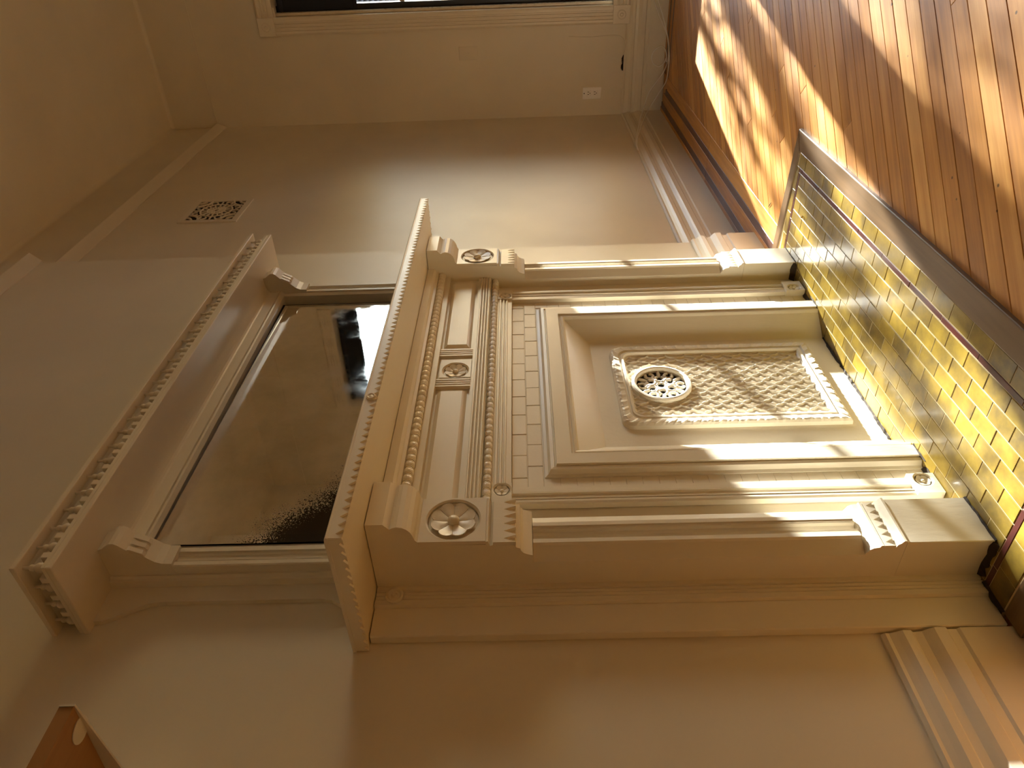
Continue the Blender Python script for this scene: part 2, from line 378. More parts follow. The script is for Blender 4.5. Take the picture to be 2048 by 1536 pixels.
for k in range(k0, k1+1):
    n0, n1 = k*PW+0.0004, (k+1)*PW-0.0006
    s = -6+random.uniform(0, 1.5)
    while s < 6:
        e = s+random.uniform(1.3, 2.6)
        q = [(a*S2-b*S2*-1*-1, a*S2+b*S2) for a, b in ((n0, s), (n1, s), (n1, e-0.0008), (n0, e-0.0008))]
        for c in ((-1, 0, -FX0), (1, 0, FX1), (0, -1, -FY0), (0, 1, FY1)):
            q = clip(q, *c)
            if len(q) < 3: break
        if len(q) >= 3: lay_board(q, math.radians(135), M_oak)
        s = e
# border strips along the two walls (dark lines inlaid between oak)
bands = [(-0.1, 0.045, M_oak), (0.045, 0.085, M_walnut), (0.085, 0.148, M_oak), (0.148, 0.186, M_walnut), (0.186, 0.2605, M_oak)]
for a, b, m in bands:
    for x0, x1 in ((0.35, 1.9), (1.9, 3.6), (3.6, XW-a)):
        x1b = x1 if x1 < XW-0.3 else min(XW, x1)
        lay_board([(x0+0.0005, YR-b+0.0005), (x1b-0.0005, YR-b+0.0005), (x1b-0.0005, YR-a-0.0005), (x0+0.0005, YR-a-0.0005)], 0.0, m)
for a, b, m in bands:
    a2, b2 = a+0.024, b+0.024
    for y0, y1 in ((FY0, -0.9), (-0.9, YR-0.262)):
        lay_board([(XW-b2+0.0005, y0+0.0005), (XW-a2-0.0005, y0+0.0005), (XW-a2-0.0005, y1-0.0005), (XW-b2+0.0005, y1-0.0005)], math.radians(90), m)
box('floor_rest', XL_, 0.349, YF, YR, -0.02, ZFL, M_oak, fl); box('floor_rest', 0.349, XW+0.1, YF, FY0-0.001, -0.02, ZFL, M_oak, fl)

# the fireplace wall: chimney breast on the left, recess on the right
bm = bmesh.new()
add_box(bm, XL_-0.1, XB, 0.0, 0.35, -0.05, ZC+0.1); add_box(bm, XB-0.001, XW+0.2, YR, 0.35, -0.05, ZC+0.1)
struct(link('wall_back', finish(bm, 'wall_back', None), M_wall))
WIN = [(-1.28, -0.55, 0.33, 2.43), (-2.36, -1.45, 0.33, 2.43)]     # openings y0 y1 z0 z1
bm = bmesh.new(); T = XW+0.22
ys = [YF-0.1, -2.36, -1.45, -1.28, -0.55, 0.35]
add_box(bm, XW, T, ys[0], ys[1], -0.05, ZC+0.1); add_box(bm, XW, T, ys[2], ys[3], -0.05, ZC+0.1); add_box(bm, XW, T, ys[4], YR, -0.05, ZC+0.1)
for y0, y1, z0, z1 in WIN: add_box(bm, XW, T, y0, y1, -0.05, z0); add_box(bm, XW, T, y0, y1, z1, ZC+0.1)
struct(link('wall_right', finish(bm, 'wall_right', None), M_wall))
struct(box('wall_left', XL_-0.15, XL_, YF-0.1, 0.0, -0.05, ZC+0.1, M_wall))
struct(box('wall_front', XL_, XW, YF-0.15, YF, -0.05, ZC+0.1, M_wall))
# ceiling with rounded meeting to the walls
bm = bmesh.new(); add_box(bm, XL_-0.1, XW+0.2, YF-0.1, 0.35, ZC, ZC+0.1)
struct(link('ceiling', finish(bm, 'ceiling', None), M_ceil))
def cove(r=0.022, k=6): return [(0, ZC)]+[(r-r*math.cos(math.pi/2*i/k), ZC-r+r*math.sin(math.pi/2*i/k)) for i in range(k+1)]
bm = wrap_moulding([(d, z) for d, z in cove()], [(XL_, 0, 0, -1), (XB, 0, 1, -1), (XB, YR, 1, -1), (XW, YR, -1, -1), (XW, YF, -1, 1)])
struct(link('trim_1', finish(bm, 'trim_1', None), M_ceil, smooth=False))
# picture rail on the fireplace wall
PR = [(0, 2.899), (0.005, 2.899), (0.030, 2.955), (0.028, 2.962), (0, 2.962)]
struct(link('trim_2', finish(wrap_moulding(PR, [(XL_, 0, 0, -1), (XB, 0, 1, -1), (XB, YR, 1, -1), (XW, YR, 0, -1)]), 'trim_2', None), M_trimh))
struct(link('trim_3', finish(wrap_moulding([(0, 2.956), (0.004, 2.957), (0.003, 2.962), (0, 2.962)], [(XW, YR, -1, 0), (XW, YF, -1, 0)]), 'trim_3', None), M_trim))
# baseboards
BP = [(0, ZFL), (0.025, ZFL), (0.025, 0.100), (0.020, 0.105), (0.020, 0.122), (0.027, 0.128), (0.027, 0.150), (0.023, 0.158), (0.015, 0.170), (0.013, 0.186), (0.019, 0.192), (0.020, 0.208), (0.014, 0.220), (0.010, 0.232), (0.012, 0.240), (0.006, 0.247), (0, 0.247)]
struct(link('baseboard_left', finish(wrap_moulding(BP, [(XL_, 0, 0, -1), (0.872, 0, 0, -1)]), 'baseboard_left', None), M_trimh))
struct(link('baseboard_back', finish(wrap_moulding(BP, [(2.40, 0, 0, -1), (XB, 0, 1, -1), (XB, YR, 1, -1), (XW, YR, -1, -1)]), 'baseboard_back', None), M_trimh))
struct(link('baseboard_right', finish(wrap_moulding(BP, [(XW, YR, -1, -1), (XW, YF, -1, 0)]), 'baseboard_right', None), M_trim))

# windows
def window(i, y0, y1, z0, z1):
    c = 0.105                     # casing width
    ms = M_darksash if i == 1 else M_sash
    o = struct(box('window_%d' % i, XW+0.10, XW+0.135, y0, y0+0.05, z0, z1, ms))
    box('sash_stile', XW+0.075, XW+0.135, y1-0.05, y1, z0, z1, ms, o)
    box('sash_rail', XW+0.10, XW+0.135, y0+0.05, y1-0.05, z0, z0+0.035, M_sash, o); box('sash_rail', XW+0.10, XW+0.135, y0+0.05, y1-0.05, z1-0.035, z1, M_sash, o)
    zm = 1.64 if i == 1 else 1.50; box('meeting_rail', XW+0.105, XW+0.13, y0+0.05, y1-0.05, zm-0.014, zm+0.014, M_sash, o)
    box('pane', XW+0.115, XW+0.119, y0+0.05, y1-0.05, z0+0.035, zm-0.014, M_glass, o); box('pane', XW+0.115, XW+0.119, y0+0.05, y1-0.05, zm+0.014, z1-0.035, M_glass, o)
    for ya, yb in ((y0, y0+0.018), (y1-0.018, y1)): box('stop_bead', XW+0.02, XW+0.06, ya, yb, z0, z1, M_sash, o, 0.003)
    # reeded casing with corner blocks; profile across the board
    def prof(a, s):
        pts = [(0, a), (-0.018, a), (-0.022, a+s*0.012)]
        for k in range(3):
            b = a+s*(0.026+0.020*k); pts += [(-0.022, b), (-0.016, b+s*0.003), (-0.016, b+s*0.010), (-0.022, b+s*0.014)]
        pts += [(-0.022, a+s*(c-0.012)), (-0.014, a+s*c), (0, a+s*c)]
        return pts
    for a, s in ((y1, 1), (y0, -1)):
        if i == 2 and s == 1: continue
        if i == 1 and s == -1: prof2 = [(XW, y0), (XW-0.02, y0), (XW-0.02, y0-0.17), (XW, y0-0.17)]; prism('mullion_casing', prof2, 'Z', z0, z1, M_trim, o); continue
        prism('casing', [(XW+p[0], p[1]) for p in prof(a, s)], 'Z', z0, z1, M_trim, o)
    for a, s in ((z1, 1), (z0, -1)):
        prism('casing', [(XW+p[0], p[1]) for p in prof(a, s)], 'Y', y0, y1, M_trim, o) if False else None
        bm = bmesh.new(); pr = prof(a, s)
        A = [bm.verts.new((XW+p[0], y0, p[1])) for p in pr]; B = [bm.verts.new((XW+p[0], y1, p[1])) for p in pr]
        for k in range(len(pr)): bm.faces.new((A[k], A[(k+1) % len(pr)], B[(k+1) % len(pr)], B[k]))
        bm.faces.new(A); bm.faces.new(B[::-1]); link('casing', finish(bm, 'casing', None), M_trimh, o)
    for a in ((y1,) if i == 1 else (y0-c,)):
        for b in (z1, z0-c):
            q = box('corner_block', XW-0.026, XW, a, a+c, b, b+c, M_trim, o, 0.002)
            for rr, dd in ((0.028, 0.005), (0.012, 0.008)):
                bm = bmesh.new(); add_lathe(bm, [(rr, 0), (rr, dd*0.6), (rr-0.004, dd), (rr-0.006, dd*0.7), (0.0005, dd*0.7)], 24, (0, 0, 0), 'X')
                bmesh.ops.scale(bm, vec=(-1, 1, 1), verts=bm.verts); bmesh.ops.translate(bm, vec=(XW-0.026, a+c/2, b+c/2), verts=bm.verts)
                link('turned_ring', finish(bm, 'turned_ring', None), M_trim, q, smooth=False)
    return o
w1 = window(1, *WIN[0]); w2 = window(2, *WIN[1])
bm = bmesh.new(); add_box(bm, XW-0.005, XW+0.006, -0.605, -0.53, 2.418, 2.44)
link('sash_lock_block', finish(bm, 'sash_lock_block', None), M_sash, w1)
for (y0, y1, z0, z1), zb, lb in zip(WIN, (1.93, 2.26), ('dark navy roller blind half lowered in the window nearest the corner', 'dark navy roller blind rolled nearly up, seen in the mirror')):
    t = thing('roller_blind', (XW+0.06, (y0+y1)/2, zb), lb, 'blind', 'navy roller blinds')
    box('cloth', XW+0.068, XW+0.070, y0+0.02, y1-0.02, zb, z1-0.02, M_blind, t)
    bm = bmesh.new(); add_lathe(bm, [(0.019, y0+0.012), (0.019, y1-0.012)], 16)
    for v in bm.verts: v.co = Vector((XW+0.075+v.co.x, v.co.z, z1-0.03+v.co.y))
    link('roller', finish(bm, 'roller', org(t)), M_blind, t)
    box('hem_bar', XW+0.066, XW+0.074, y0+0.02, y1-0.02, zb-0.012, zb+0.01, M_blind, t, 0.002)
st_ = thing('window_shutter', (T, -0.53, 0.45), 'added dark navy slatted shutter that darkens the view through the window nearest the corner', 'shutter')  # added shutter, itself unseen: darkens the strip of view through the first window
for xa in (T+0.004, T+0.49): box('stile', xa, xa+0.045, -0.545, -0.515, 0.45, 2.45, M_blind, st_, 0.002)
for za in (0.45, 1.42, 2.38): box('rail', T+0.049, T+0.49, -0.545, -0.515, za, za+0.07, M_blind, st_, 0.002)
bm = bmesh.new(); add_box(bm, T+0.048, T+0.491, -0.016, 0.016, -0.003, 0.003); sl_me = finish(bm, 'slat', None); sl_me.materials.append(M_blind)
for k in range(52):
    zz = 0.54+k*0.036
    if 1.41 < zz < 1.50 or zz > 2.37: continue
    link('slat', sl_me, M_blind, st_, (0, -0.530, zz), (math.radians(48), 0, 0))
box('back_panel', T+0.049, T+0.49, -0.5165, -0.5150, 0.52, 2.38, M_blind, st_)
st_.rotation_euler = (0, 0, math.radians(-13.5))
# outside: ground and a bare tree that breaks up the sunlight
struct(box('ground', T, 40, -30, 25, -1.3, -1.2, M_ground))
tr = thing('tree', (9.6, -2.35, -1.2), 'branched street tree standing outside the windows', 'tree')
def limb(name, P, r0, r1, par):
    pts = spline(P, 5); n = len(pts); bm = bmesh.new(); tube_mesh(bm, pts, [r0+(r1-r0)*i/(n-1) for i in range(n)], 8)
    return link(name, finish(bm, name, org(par)), M_bark, par)
tk = limb('trunk', [(9.6, -2.35, -1.2), (9.62, -2.35, 0.3), (9.58, -2.34, 1.8), (9.6, -2.36, 3.4), (9.6, -2.35, 5.0)], 0.11, 0.05, tr)
rb = random.Random(11)
def ray(y, z, s):                       # a place the sun passes on its way to (window, y, z)
    return Vector((5.0+s, y-0.215*s, z+0.385*s))
for k, (yw, r0, lean, za, zb) in enumerate(((-0.735, 0.028, 0.10, 0.15, 1.10), (-0.90, 0.022, -0.16, 0.15, 1.20), (-1.06, 0.030, 0.22, 0.15, 1.25), (-0.968, 0.058, 0.0, 1.2, 1.74), (-1.95, 0.03, -0.1, 0.1, 2.6))):
    sdist = 4.0+0.35*(k % 4)
    P = [ray(yw+lean*(z-1.1)+rb.uniform(-.02, .02), z, sdist) for z in (za+(zb-za)*q/4 for q in range(5))]
    st = Vector((9.59, -2.35, -0.2+0.15*k))
    br = limb('branch', [st, (st+P[0])/2+Vector((0, 0, -0.15))]+P, r0*1.5, r0*0.6, tr)
    for q in range(4):
        i = rb.randrange(3); b = P[i].lerp(P[i+1], rb.random()); d = rb.choice((-1, 1))
        limb('twig', [b, b+Vector((rb.uniform(-.1, .1), d*rb.uniform(.06, .16), rb.uniform(.1, .2))), b+Vector((rb.uniform(-.2, .2), d*rb.uniform(.15, .35), rb.uniform(.2, .4)))], 0.012, 0.005, br)
for k, (za, zb, r0) in enumerate(((1.40, 0.92, 0.020), (1.50, 1.02, 0.020), (1.25, 0.75, 0.016))):     # boughs reaching across
    P = [ray(-1.36+0.19*q, za+(zb-za)*q/5+rb.uniform(-.03, .03), 4.6+0.15*q) for q in range(6)]
    limb('branch', P, r0*1.2, r0*0.7, tr)

# leaves added along the sun's path thin the light, more before the second window
def leaves(name, y0, y1, z0, z1, n, s0, s1, size=1.0):
    V, F = [], []
    for _ in range(n):
        c = ray(rb.uniform(y0, y1), rb.uniform(z0, z1), rb.uniform(s0, s1)); a = Vector((rb.gauss(0, 1), rb.gauss(0, 1), rb.gauss(0, 1))).normalized(); b = a.orthogonal().normalized(); l = rb.uniform(0.035, 0.06)*size
        i = len(V); V += [c-a*l, c+b*l*0.42, c+a*l, c-b*l*0.42]; F.append((i, i+1, i+2, i+3))
    me = bpy.data.meshes.new(name); B = org(tr); me.from_pydata([v-B for v in V], [], F)
    o = link(name, me, M_leaf, tr); o['kind'] = 'stuff'
leaves('foliage', -2.6, -1.40, 0.2, 2.6, 3600, 7.0, 9.5, 1.24)
leaves('foliage', -1.34, -0.70, 0.2, 1.30, 270, 5.0, 7.5, 1.3)
leaves('foliage', -1.34, -0.90, 1.30, 2.2, 50, 5.0, 7.5, 1.3)

# ------------------------------------------------------------------ mantelpiece
CX = 1.678
PLX = (0.9948, 1.1173); PRX = (2.2448, 2.3615)
mp = thing('mantelpiece', (CX, 0, 0), 'tall cream painted carved wooden mantelpiece around the tiled fireplace', 'mantelpiece')
# shelf
SX0, SX1, SY, SZ0, SZ1 = 0.8616, 2.436, -0.3235, 1.2498, 1.274
sh = box('shelf', SX0+0.006, SX1-0.006, SY+0.006, 0.0, SZ0+0.001, SZ1, M_trimh, mp)
prism('top_bead', [(SY-0.001, SZ1), (SY-0.002, SZ1+0.003), (SY+0.002, SZ1+0.006), (SY+0.010, SZ1+0.007), (0, SZ1+0.007), (0, SZ1)], 'X', SX0-0.002, SX1+0.002, M_trimh, sh)
prism('toothed_edge', zigzag(SX0, SX1, 77, SZ1, SZ0, SZ0+0.0125, 0.94), 'Y', SY, SY+0.0055, M_trimh, sh)
for xa in (SX0, SX1-0.0055):
    bm = bmesh.new(); pr = zigzag(SY+0.006, -0.001, 15, SZ1, SZ0, SZ0+0.007, 0.9); add_prism(bm, pr, 'X', xa, xa+0.0055)
    link('toothed_edge', finish(bm, 'toothed_edge', org(mp)), M_trim, sh)
bm = bmesh.new(); add_lathe(bm, [(0.011, -0.002), (0.011, 0.003), (0.008, 0.0055), (0.005, 0.004), (0.0005, 0.005)], 20, (1.268, SY, 1.263), 'Y'); link('button', finish(bm, 'button', org(mp)), M_trim, sh, smooth=False)
# consoles carrying the shelf
BR = [(0, 1.2490), (-0.214, 1.2490), (-0.214, 1.214), (-0.2005, 1.2025), (-0.2045, 1.196), (-0.2065, 1.188), (-0.2045, 1.178), (-0.199, 1.169), (-0.190, 1.162), (-0.178, 1.1575), (-0.168, 1.1555), (-0.163, 1.1515), (-0.154, 1.1515), (-0.152, 1.0150), (-0.160, 1.0150), (-0.161, 1.0105), (-0.1475, 1.0065), (-0.1500, 1.0005), (-0.148, 0.956), (-0.1415, 0.9545), (-0.1385, 0.9465), (-0.131, 0.9445), (-0.125, 0.940), (-0.1205, 0.931), (-0.1175, 0.9215), (-0.095, 0.9200), (0, 0.9200)]
for xa, xb in (PLX, PRX):
    b = prism('bracket', BR, 'X', xa, xb, M_trim, mp)
    cxx = (xa+xb)/2; cz_ = 1.083
    bm = bmesh.new(); plate_with_hole(bm, xa, xb, 1.0152, 1.1512, cxx, cz_, 0.0535, -0.1625, -0.1535); link('rosette_block', finish(bm, 'rosette_block', org(mp)), M_trim, b)
    flower('rosette', 0.053, 8, M_trim, b, (cxx, cz_), -0.1535, 0.011, 0.0125)
    prism('toothed_band', zigzag(xa+0.0005, xb-0.0005, 6, 1.0005, 0.9545, 0.9790, 0.92), 'Y', -0.1575, -0.1485, M_trim, b)
# pilaster shafts, their stepped feet and plinth blocks
for xa, xb in (PLX, PRX):
    wdt = xb-xa; f = -0.118
    P = [(xa, 0.0), (xa, -0.097), (xa+0.004, -0.099), (xa+0.030, -0.112), (xa+0.033, f), (xa+0.043, f), (xa+0.0445, f+0.004), (xa+0.047, f+0.001), (xa+0.0495, f+0.004), (xa+0.052, f+0.001), (xa+0.0535, f+0.009)]
    mid = xa+wdt/2
    P = P+[(mid, f+0.012)]+[(2*mid-x, y) for x, y in reversed(P)]
    prism('pilaster', P, 'Z', 0.2500, 0.9202, M_trim, mp)
    foot = [(0, 0.2502), (-0.100, 0.2502), (-0.1035, 0.2475), (-0.111, 0.244), (-0.1155, 0.237), (-0.1175, 0.226), (-0.1225, 0.2235), (-0.1225, 0.2185), (-0.117, 0.2165), (-0.117, 0.1935), (-0.1235, 0.1915), (-0.1275, 0.186), (-0.1345, 0.181), (-0.1345, 0.1765), (-0.130, 0.175), (0, 0.175)]
    ft = prism('pilaster_foot', foot, 'X', xa, xb, M_trim, mp)
    prism('toothed_band', [(x, z) for x, z in zigzag(xa+0.0003, xb-0.0003, 6, 0.2168, 0.1945, 0.2120, 0.95)], 'Y', -0.1222, -0.1165, M_trim, ft)
    box('plinth', xa, xb, -0.130, 0, 0.001, 0.1752, M_trim, mp, 0.0015)
# frieze between the consoles
FA, FB = PLX[1], PRX[0]
FR = [(0, 1.2495), (-0.146, 1.2495), (-0.146, 1.229), (-0.138, 1.2235), (-0.133, 1.2215), (-0.131, 1.214), (-0.112, 1.210), (-0.112, 1.1935), (-0.1125, 1.190), (-0.1125, 1.1745), (-0.096, 1.1735), (-0.096, 1.0790), (-0.1055, 1.0785)]
for k in range(4):
    z = 1.0705-0.0088*k; FR += [(-0.1055, z), (-0.1085, z-0.0015), (-0.1085, z-0.0045), (-0.1035, z-0.0065)]
FR += [(-0.1055, 1.0350), (-0.088, 1.0345), (-0.088, 1.011), (0, 1.011)]
fz = prism('frieze', FR, 'X', FA, FB, M_trimh, mp)
for z, y, r, n in ((1.2025, -0.1205, 0.0118, 48), (1.0225, -0.0935, 0.0098, 48)):
    p = (FB-FA)/n; bm = bmesh.new(); L = p
    pr = [(r*0.70, -L/2), (r*0.72, -L*0.42), (r*0.93, -L*0.40), (r*0.93, -L*0.30), (r*0.80, -L*0.28), (r*0.97, -L*0.24), (r*1.05, 0), (r*0.97, L*0.24), (r*0.80, L*0.28), (r*0.93, L*0.30), (r*0.93, L*0.40), (r*0.72, L*0.42), (r*0.70, L/2)]
    add_lathe(bm, pr, 14, (0, 0, 0), 'X'); me = finish(bm, 'bead', None); me.materials.append(M_trim)
    for i in range(n): link('bead', me, M_trim, fz, (FA+(i+0.5)*p, y, z))
def raised_panel(x0, x1):
    bm = bmesh.new(); z0, z1 = 1.0865, 1.1685; b = 0.0125; o = -0.0955; f = -0.1075
    A = [bm.verts.new((x, o, z)) for x, z in ((x0, z0), (x1, z0), (x1, z1), (x0, z1))]
    B = [bm.verts.new((x, f, z)) for x, z in ((x0+b, z0+b), (x1-b, z0+b), (x1-b, z1-b), (x0+b, z1-b))]
    for i in range(4): bm.faces.new((A[i], A[(i+1) % 4], B[(i+1) % 4], B[i]))
    bm.faces.new(B); bm.faces.new(A[::-1])
    link('panel', finish(bm, 'panel', org(mp)), M_trimh, fz)
raised_panel(1.150, 1.597); raised_panel(1.806, 2.222)
for xa, xb in ((1.606, 1.642), (1.758, 1.795)):
    pts = [(xa, -0.095), (xa, -0.108)]
    for k in range(3): q = xa+0.005+0.0095*k; pts += [(q, -0.108), (q+0.001, -0.104), (q+0.005, -0.104), (q+0.006, -0.108)]
    pts += [(xb, -0.108), (xb, -0.095)]; prism('reeded_divider', pts, 'Z', 1.0788, 1.1738, M_trim, fz)
bm = bmesh.new(); plate_with_hole(bm, 1.652, 1.742, 1.0800, 1.1680, 1.688, 1.1235, 0.0345, -0.105, -0.0955, 32); rk = link('rosette_block', finish(bm, 'rosette_block', org(mp)), M_trim, fz)
flower('rosette', 0.034, 8, M_trim, fz, (1.688, 1.1235), -0.0958, 0.009, 0.008)
# reeded casings and corner blocks around the tiles
HD = [(-0.06, 1.0110), (-0.086, 1.0110), (-0.086, 1.0075), (-0.090, 1.0060), (-0.090, 1.0010), (-0.0845, 0.9995), (-0.0845, 0.9965), (-0.089, 0.9950), (-0.089, 0.9905), (-0.0835, 0.9890), (-0.0835, 0.9860), (-0.088, 0.9845), (-0.088, 0.9805), (-0.0845, 0.9790), (-0.0845, 0.9665), (-0.06, 0.9665)]
prism('header', HD, 'X', 1.236, 2.124, M_trimh, mp)
for s in (-1, 1):
    def X(v): return CX+s*(CX-v)*-1 if s == -1 else 2*CX-v
    e = [(1.1735, -0.0678), (1.1735, -0.0835), (1.1795, -0.0855), (1.1850, -0.0855), (1.1865, -0.0805), (1.1885, -0.0865), (1.1910, -0.0865), (1.1925, -0.0805), (1.2045, -0.0800), (1.2060, -0.0860), (1.2090, -0.0860), (1.2105, -0.0810), (1.2125, -0.0835), (1.2300, -0.0835), (1.2300, -0.0678)]
    pr = [(x if s == -1 else 2*CX-x, y) for x, y in e]
    prism('side_casing', pr, 'Z', 0.062, 0.9650, M_trim, mp)
    for zc, nm in ((0.988, 'corner_block'), (0.032, 'corner_block')):
        x0, x1 = (1.1725, 1.2355); hh = 0.0228 if zc > 0.5 else 0.030
        if s == 1: x0, x1 = 2*CX-x1, 2*CX-x0
        xm = (x0+x1)/2+(0.011 if s == -1 else -0.011)
        bm = bmesh.new(); plate_with_hole(bm, x0, x1, zc-hh, zc+hh, xm, zc, 0.0185, -0.092, -0.0678, 28); cb = link(nm, finish(bm, nm, org(mp)), M_trim, mp)
        flower('rosette', 0.0182, 6, M_trim, cb, (xm, zc), -0.0835, 0.007, 0.0045)
    # plain boards that carry the casing behind the pilaster and out along the wall
    a0, a1 = (PLX[1]-0.001, 1.176) if s == -1 else (2*CX-1.176, PRX[0]+0.001)
    box('back_board', a0, a1, -0.066, 0, 0.002, 1.012, M_trim, mp)
# boards along the wall outside the left pilaster, with a reeded strip
oc = [(0.996, 0), (0.996, -0.030), (0.985, -0.030), (0.983, -0.026), (0.978, -0.030), (0.974, -0.026), (0.969, -0.030), (0.965, -0.026), (0.960, -0.030), (0.948, -0.030), (0.946, -0.022), (0.946, 0)]
prism('outer_casing', oc, 'Z', 0.002, 1.2490, M_trim, mp)
box('outer_board', 0.878, 0.947, -0.022, 0, 0.002, 1.2490, M_trim, mp, 0.002)
bm = bmesh.new(); add_lathe(bm, [(0.019, 0), (0.019, 0.004), (0.015, 0.0055), (0.012, 0.002), (0.007, 0.003), (0.004, 0.006), (0.0005, 0.006)], 24, (0.970, -0.030, 1.210), 'Y'); link('turned_ring', finish(bm, 'turned_ring', org(mp)), M_trim, mp)
box('outer_board', 2.362, 2.478, -0.020, 0, 0.25, 1.2490, M_trim, mp, 0.002)

# ------------------------------------------------------------------ tiles around the opening (painted over)
ts = thing('tile_surround', (CX, -0.05, 0), 'cream painted brick-pattern tile surround framing the fireplace opening', 'tile surround')
TP = 0.0815; TH = 0.0385; YT = -0.0700
bm = bmesh.new(); add_box(bm, 1.1765, 1.2715, YT+0.0018, -0.001, 0.001, 0.9660); add_box(bm, 2.0765, 2*CX-1.1765, YT+0.0018, -0.001, 0.001, 0.9660); add_box(bm, 1.2715, 2.0765, YT+0.0018, -0.001, 0.8875, 0.9660)
link('mortar_bed', finish(bm, 'mortar_bed', org(ts)), M_tilep, ts)
tile_cache = {}
def wall_tile(xa, xb, za, zb, g=0.0009):
    key = (round(xb-xa, 4), round(zb-za, 4), g)
    if key not in tile_cache:
        b = bmesh.new(); hx, hz = (xb-xa)/2-g, (zb-za)/2-g; ch = g*1.35
        o = [(-hx, -hz), (hx, -hz), (hx, hz), (-hx, hz)]
        A = [b.verts.new((x, 0.003, z)) for x, z in o]; B = [b.verts.new((x, 0.0008, z)) for x, z in o]
        C_ = [b.verts.new((x-math.copysign(ch, x), 0, z-math.copysign(ch, z))) for x, z in o]
        for P_, Q_ in ((A, B), (B, C_)):
            for i in range(4): b.faces.new((P_[i], P_[(i+1) % 4], Q_[(i+1) % 4], Q_[i]))
        b.faces.new(C_); b.faces.new(A[::-1]); me = finish(b, 'tile', None); me.materials.append(M_tilep); tile_cache[key] = me
    link('tile', tile_cache[key], M_tilep, ts, ((xa+xb)/2, YT+(random.uniform(-0.0006, 0.0003) if g > 0.0005 else 0), (za+zb)/2))
TX0, TX1 = 1.2305, 2*CX-1.2305
row = 0; ztop = 0.9662
while ztop > 0.02:
    zb = max(0.002, ztop-TH); full = zb > 0.8875
    off = 1.274 if row % 2 == 0 else 1.274+TP/2
    e = sorted({TX0, TX1} | {off+TP*k for k in range(-2, 14) if TX0+0.008 < off+TP*k < TX1-0.008})
    for a, b in zip(e, e[1:]):
        if full: wall_tile(a, b, zb, ztop)
        else:
            if a < 1.260: wall_tile(a, min(b, 1.2715), zb, ztop, 0.0002)
            elif b > 2.09: wall_tile(max(a, 2.0765), b, zb, ztop, 0.0003)
    ztop -= TH; row += 1

# ------------------------------------------------------------------ moulded frame of the opening
ff = thing('fireplace_architrave', (1.674, -0.07, 0), 'cream painted moulded frame with splayed inner sides around the fireplace cover', 'architrave')
FC = 1.674; HW, HT = 0.402, 0.887
# profile: inset from the outer edge, depth Y
FP = [(0.0, -0.066), (0.0, -0.072), (0.008, -0.0745), (0.014, -0.0855), (0.0225, -0.0870), (0.024, -0.0835), (0.0265, -0.0835), (0.028, -0.0910), (0.0640, -0.0910), (0.0655, -0.0845), (0.0705, -0.0835), (0.0725, -0.0880), (0.0785, -0.0870), (0.0830, -0.0790), (0.1560, -0.0290), (0.1560, -0.022), (0.0, -0.022)]
def frame_part(kind):
    bm = bmesh.new(); n = len(FP)
    def pt(i, e):
        d, y = FP[i]; d2 = d*1.0
        if kind == 'top': x = FC+(-(HW-d2) if e == 0 else (HW-d2)); return (x, y, HT-d2*1.05)
        s = -1 if kind == 'left' else 1
        return (FC+s*(HW-d2), y, 0.001 if e == 0 else HT-d2*1.05)
    A = [bm.verts.new(pt(i, 0)) for i in range(n)]; B = [bm.verts.new(pt(i, 1)) for i in range(n)]
    for i in range(n): bm.faces.new((A[i], A[(i+1) % n], B[(i+1) % n], B[i]))
    bm.faces.new(A); bm.faces.new(B[::-1])
    link('frame_head' if kind == 'top' else 'frame_jamb', finish(bm, 'frame', org(ff)), M_trimh if kind == 'top' else M_trim, ff)
for k in ('top', 'left', 'right'): frame_part(k)
box('back_sheet', FC-0.30, FC+0.30, -0.030, -0.012, 0.001, 0.76, M_iron, ff)

# ------------------------------------------------------------------ cast cover with relief, border and round vent
cv = thing('fireplace_cover', (1.687, -0.03, 0.06), 'cream painted cast iron summer cover with lattice relief and round pierced vent', 'fireplace cover')
KX0, KX1, KZ0, KZ1 = 1.494, 1.880, 0.070, 0.672
KY = -0.030; BW = 0.046
vc = ((KX0+KX1)/2-0.006, 0.5415); VR = 0.0845
# relief panel
def relief():
    x0, x1, z0, z1 = KX0+BW-0.004, KX1-BW+0.004, KZ0+BW-0.004, KZ1-BW+0.004
    nx, nz = 190, 250; p = 0.0205; L = 0.056; V = []; verts = []; faces = []
    for j in range(nz+1):
        z = z0+(z1-z0)*j/nz; row = []
        for i in range(nx+1):
            x = x0+(x1-x0)*i/nx; h = 0.0
            ph = 2*math.pi*(z-z0)/L; wv = (math.cos(ph)+0.30*math.cos(3*ph))/1.30
            k = round((x-x0)/p)
            for q in (k-1, k, k+1):
                lx = x0+q*p+(-1)**q*0.38*p*wv
                h = max(h, math.exp(-((x-lx)/0.0026)**2))
            cxk = math.floor((x-x0)/p); cellx = x0+(cxk+0.5)*p; o = 0.0 if cxk % 2 else 0.5*L   # small knob in each cell
            zz = ((z-z0-o) % L)-L/2
            h = max(h, 0.7*math.exp(-((x-cellx)/0.0030)**2-((abs(zz)-L/2)/0.006)**2))
            if (x-vc[0])**2+(z-vc[1])**2 < (VR-0.006)**2: h = -0.5
            verts.append((x, KY-0.005-0.0055*h, z))
    for j in range(nz):
        for i in range(nx):
            a = j*(nx+1)+i; xm, zm = verts[a][0], verts[a][2]
            if (xm-vc[0])**2+(zm-vc[1])**2 < (VR-0.012)**2: continue
            faces.append((a, a+1, a+nx+2, a+nx+1))
    me = bpy.data.meshes.new('relief_panel'); B = org(cv); me.from_pydata([(v[0]-B.x, v[1]-B.y, v[2]-B.z) for v in verts], [], faces); me.update()
    return me
link('relief_panel', relief(), M_iron, cv, smooth=True)
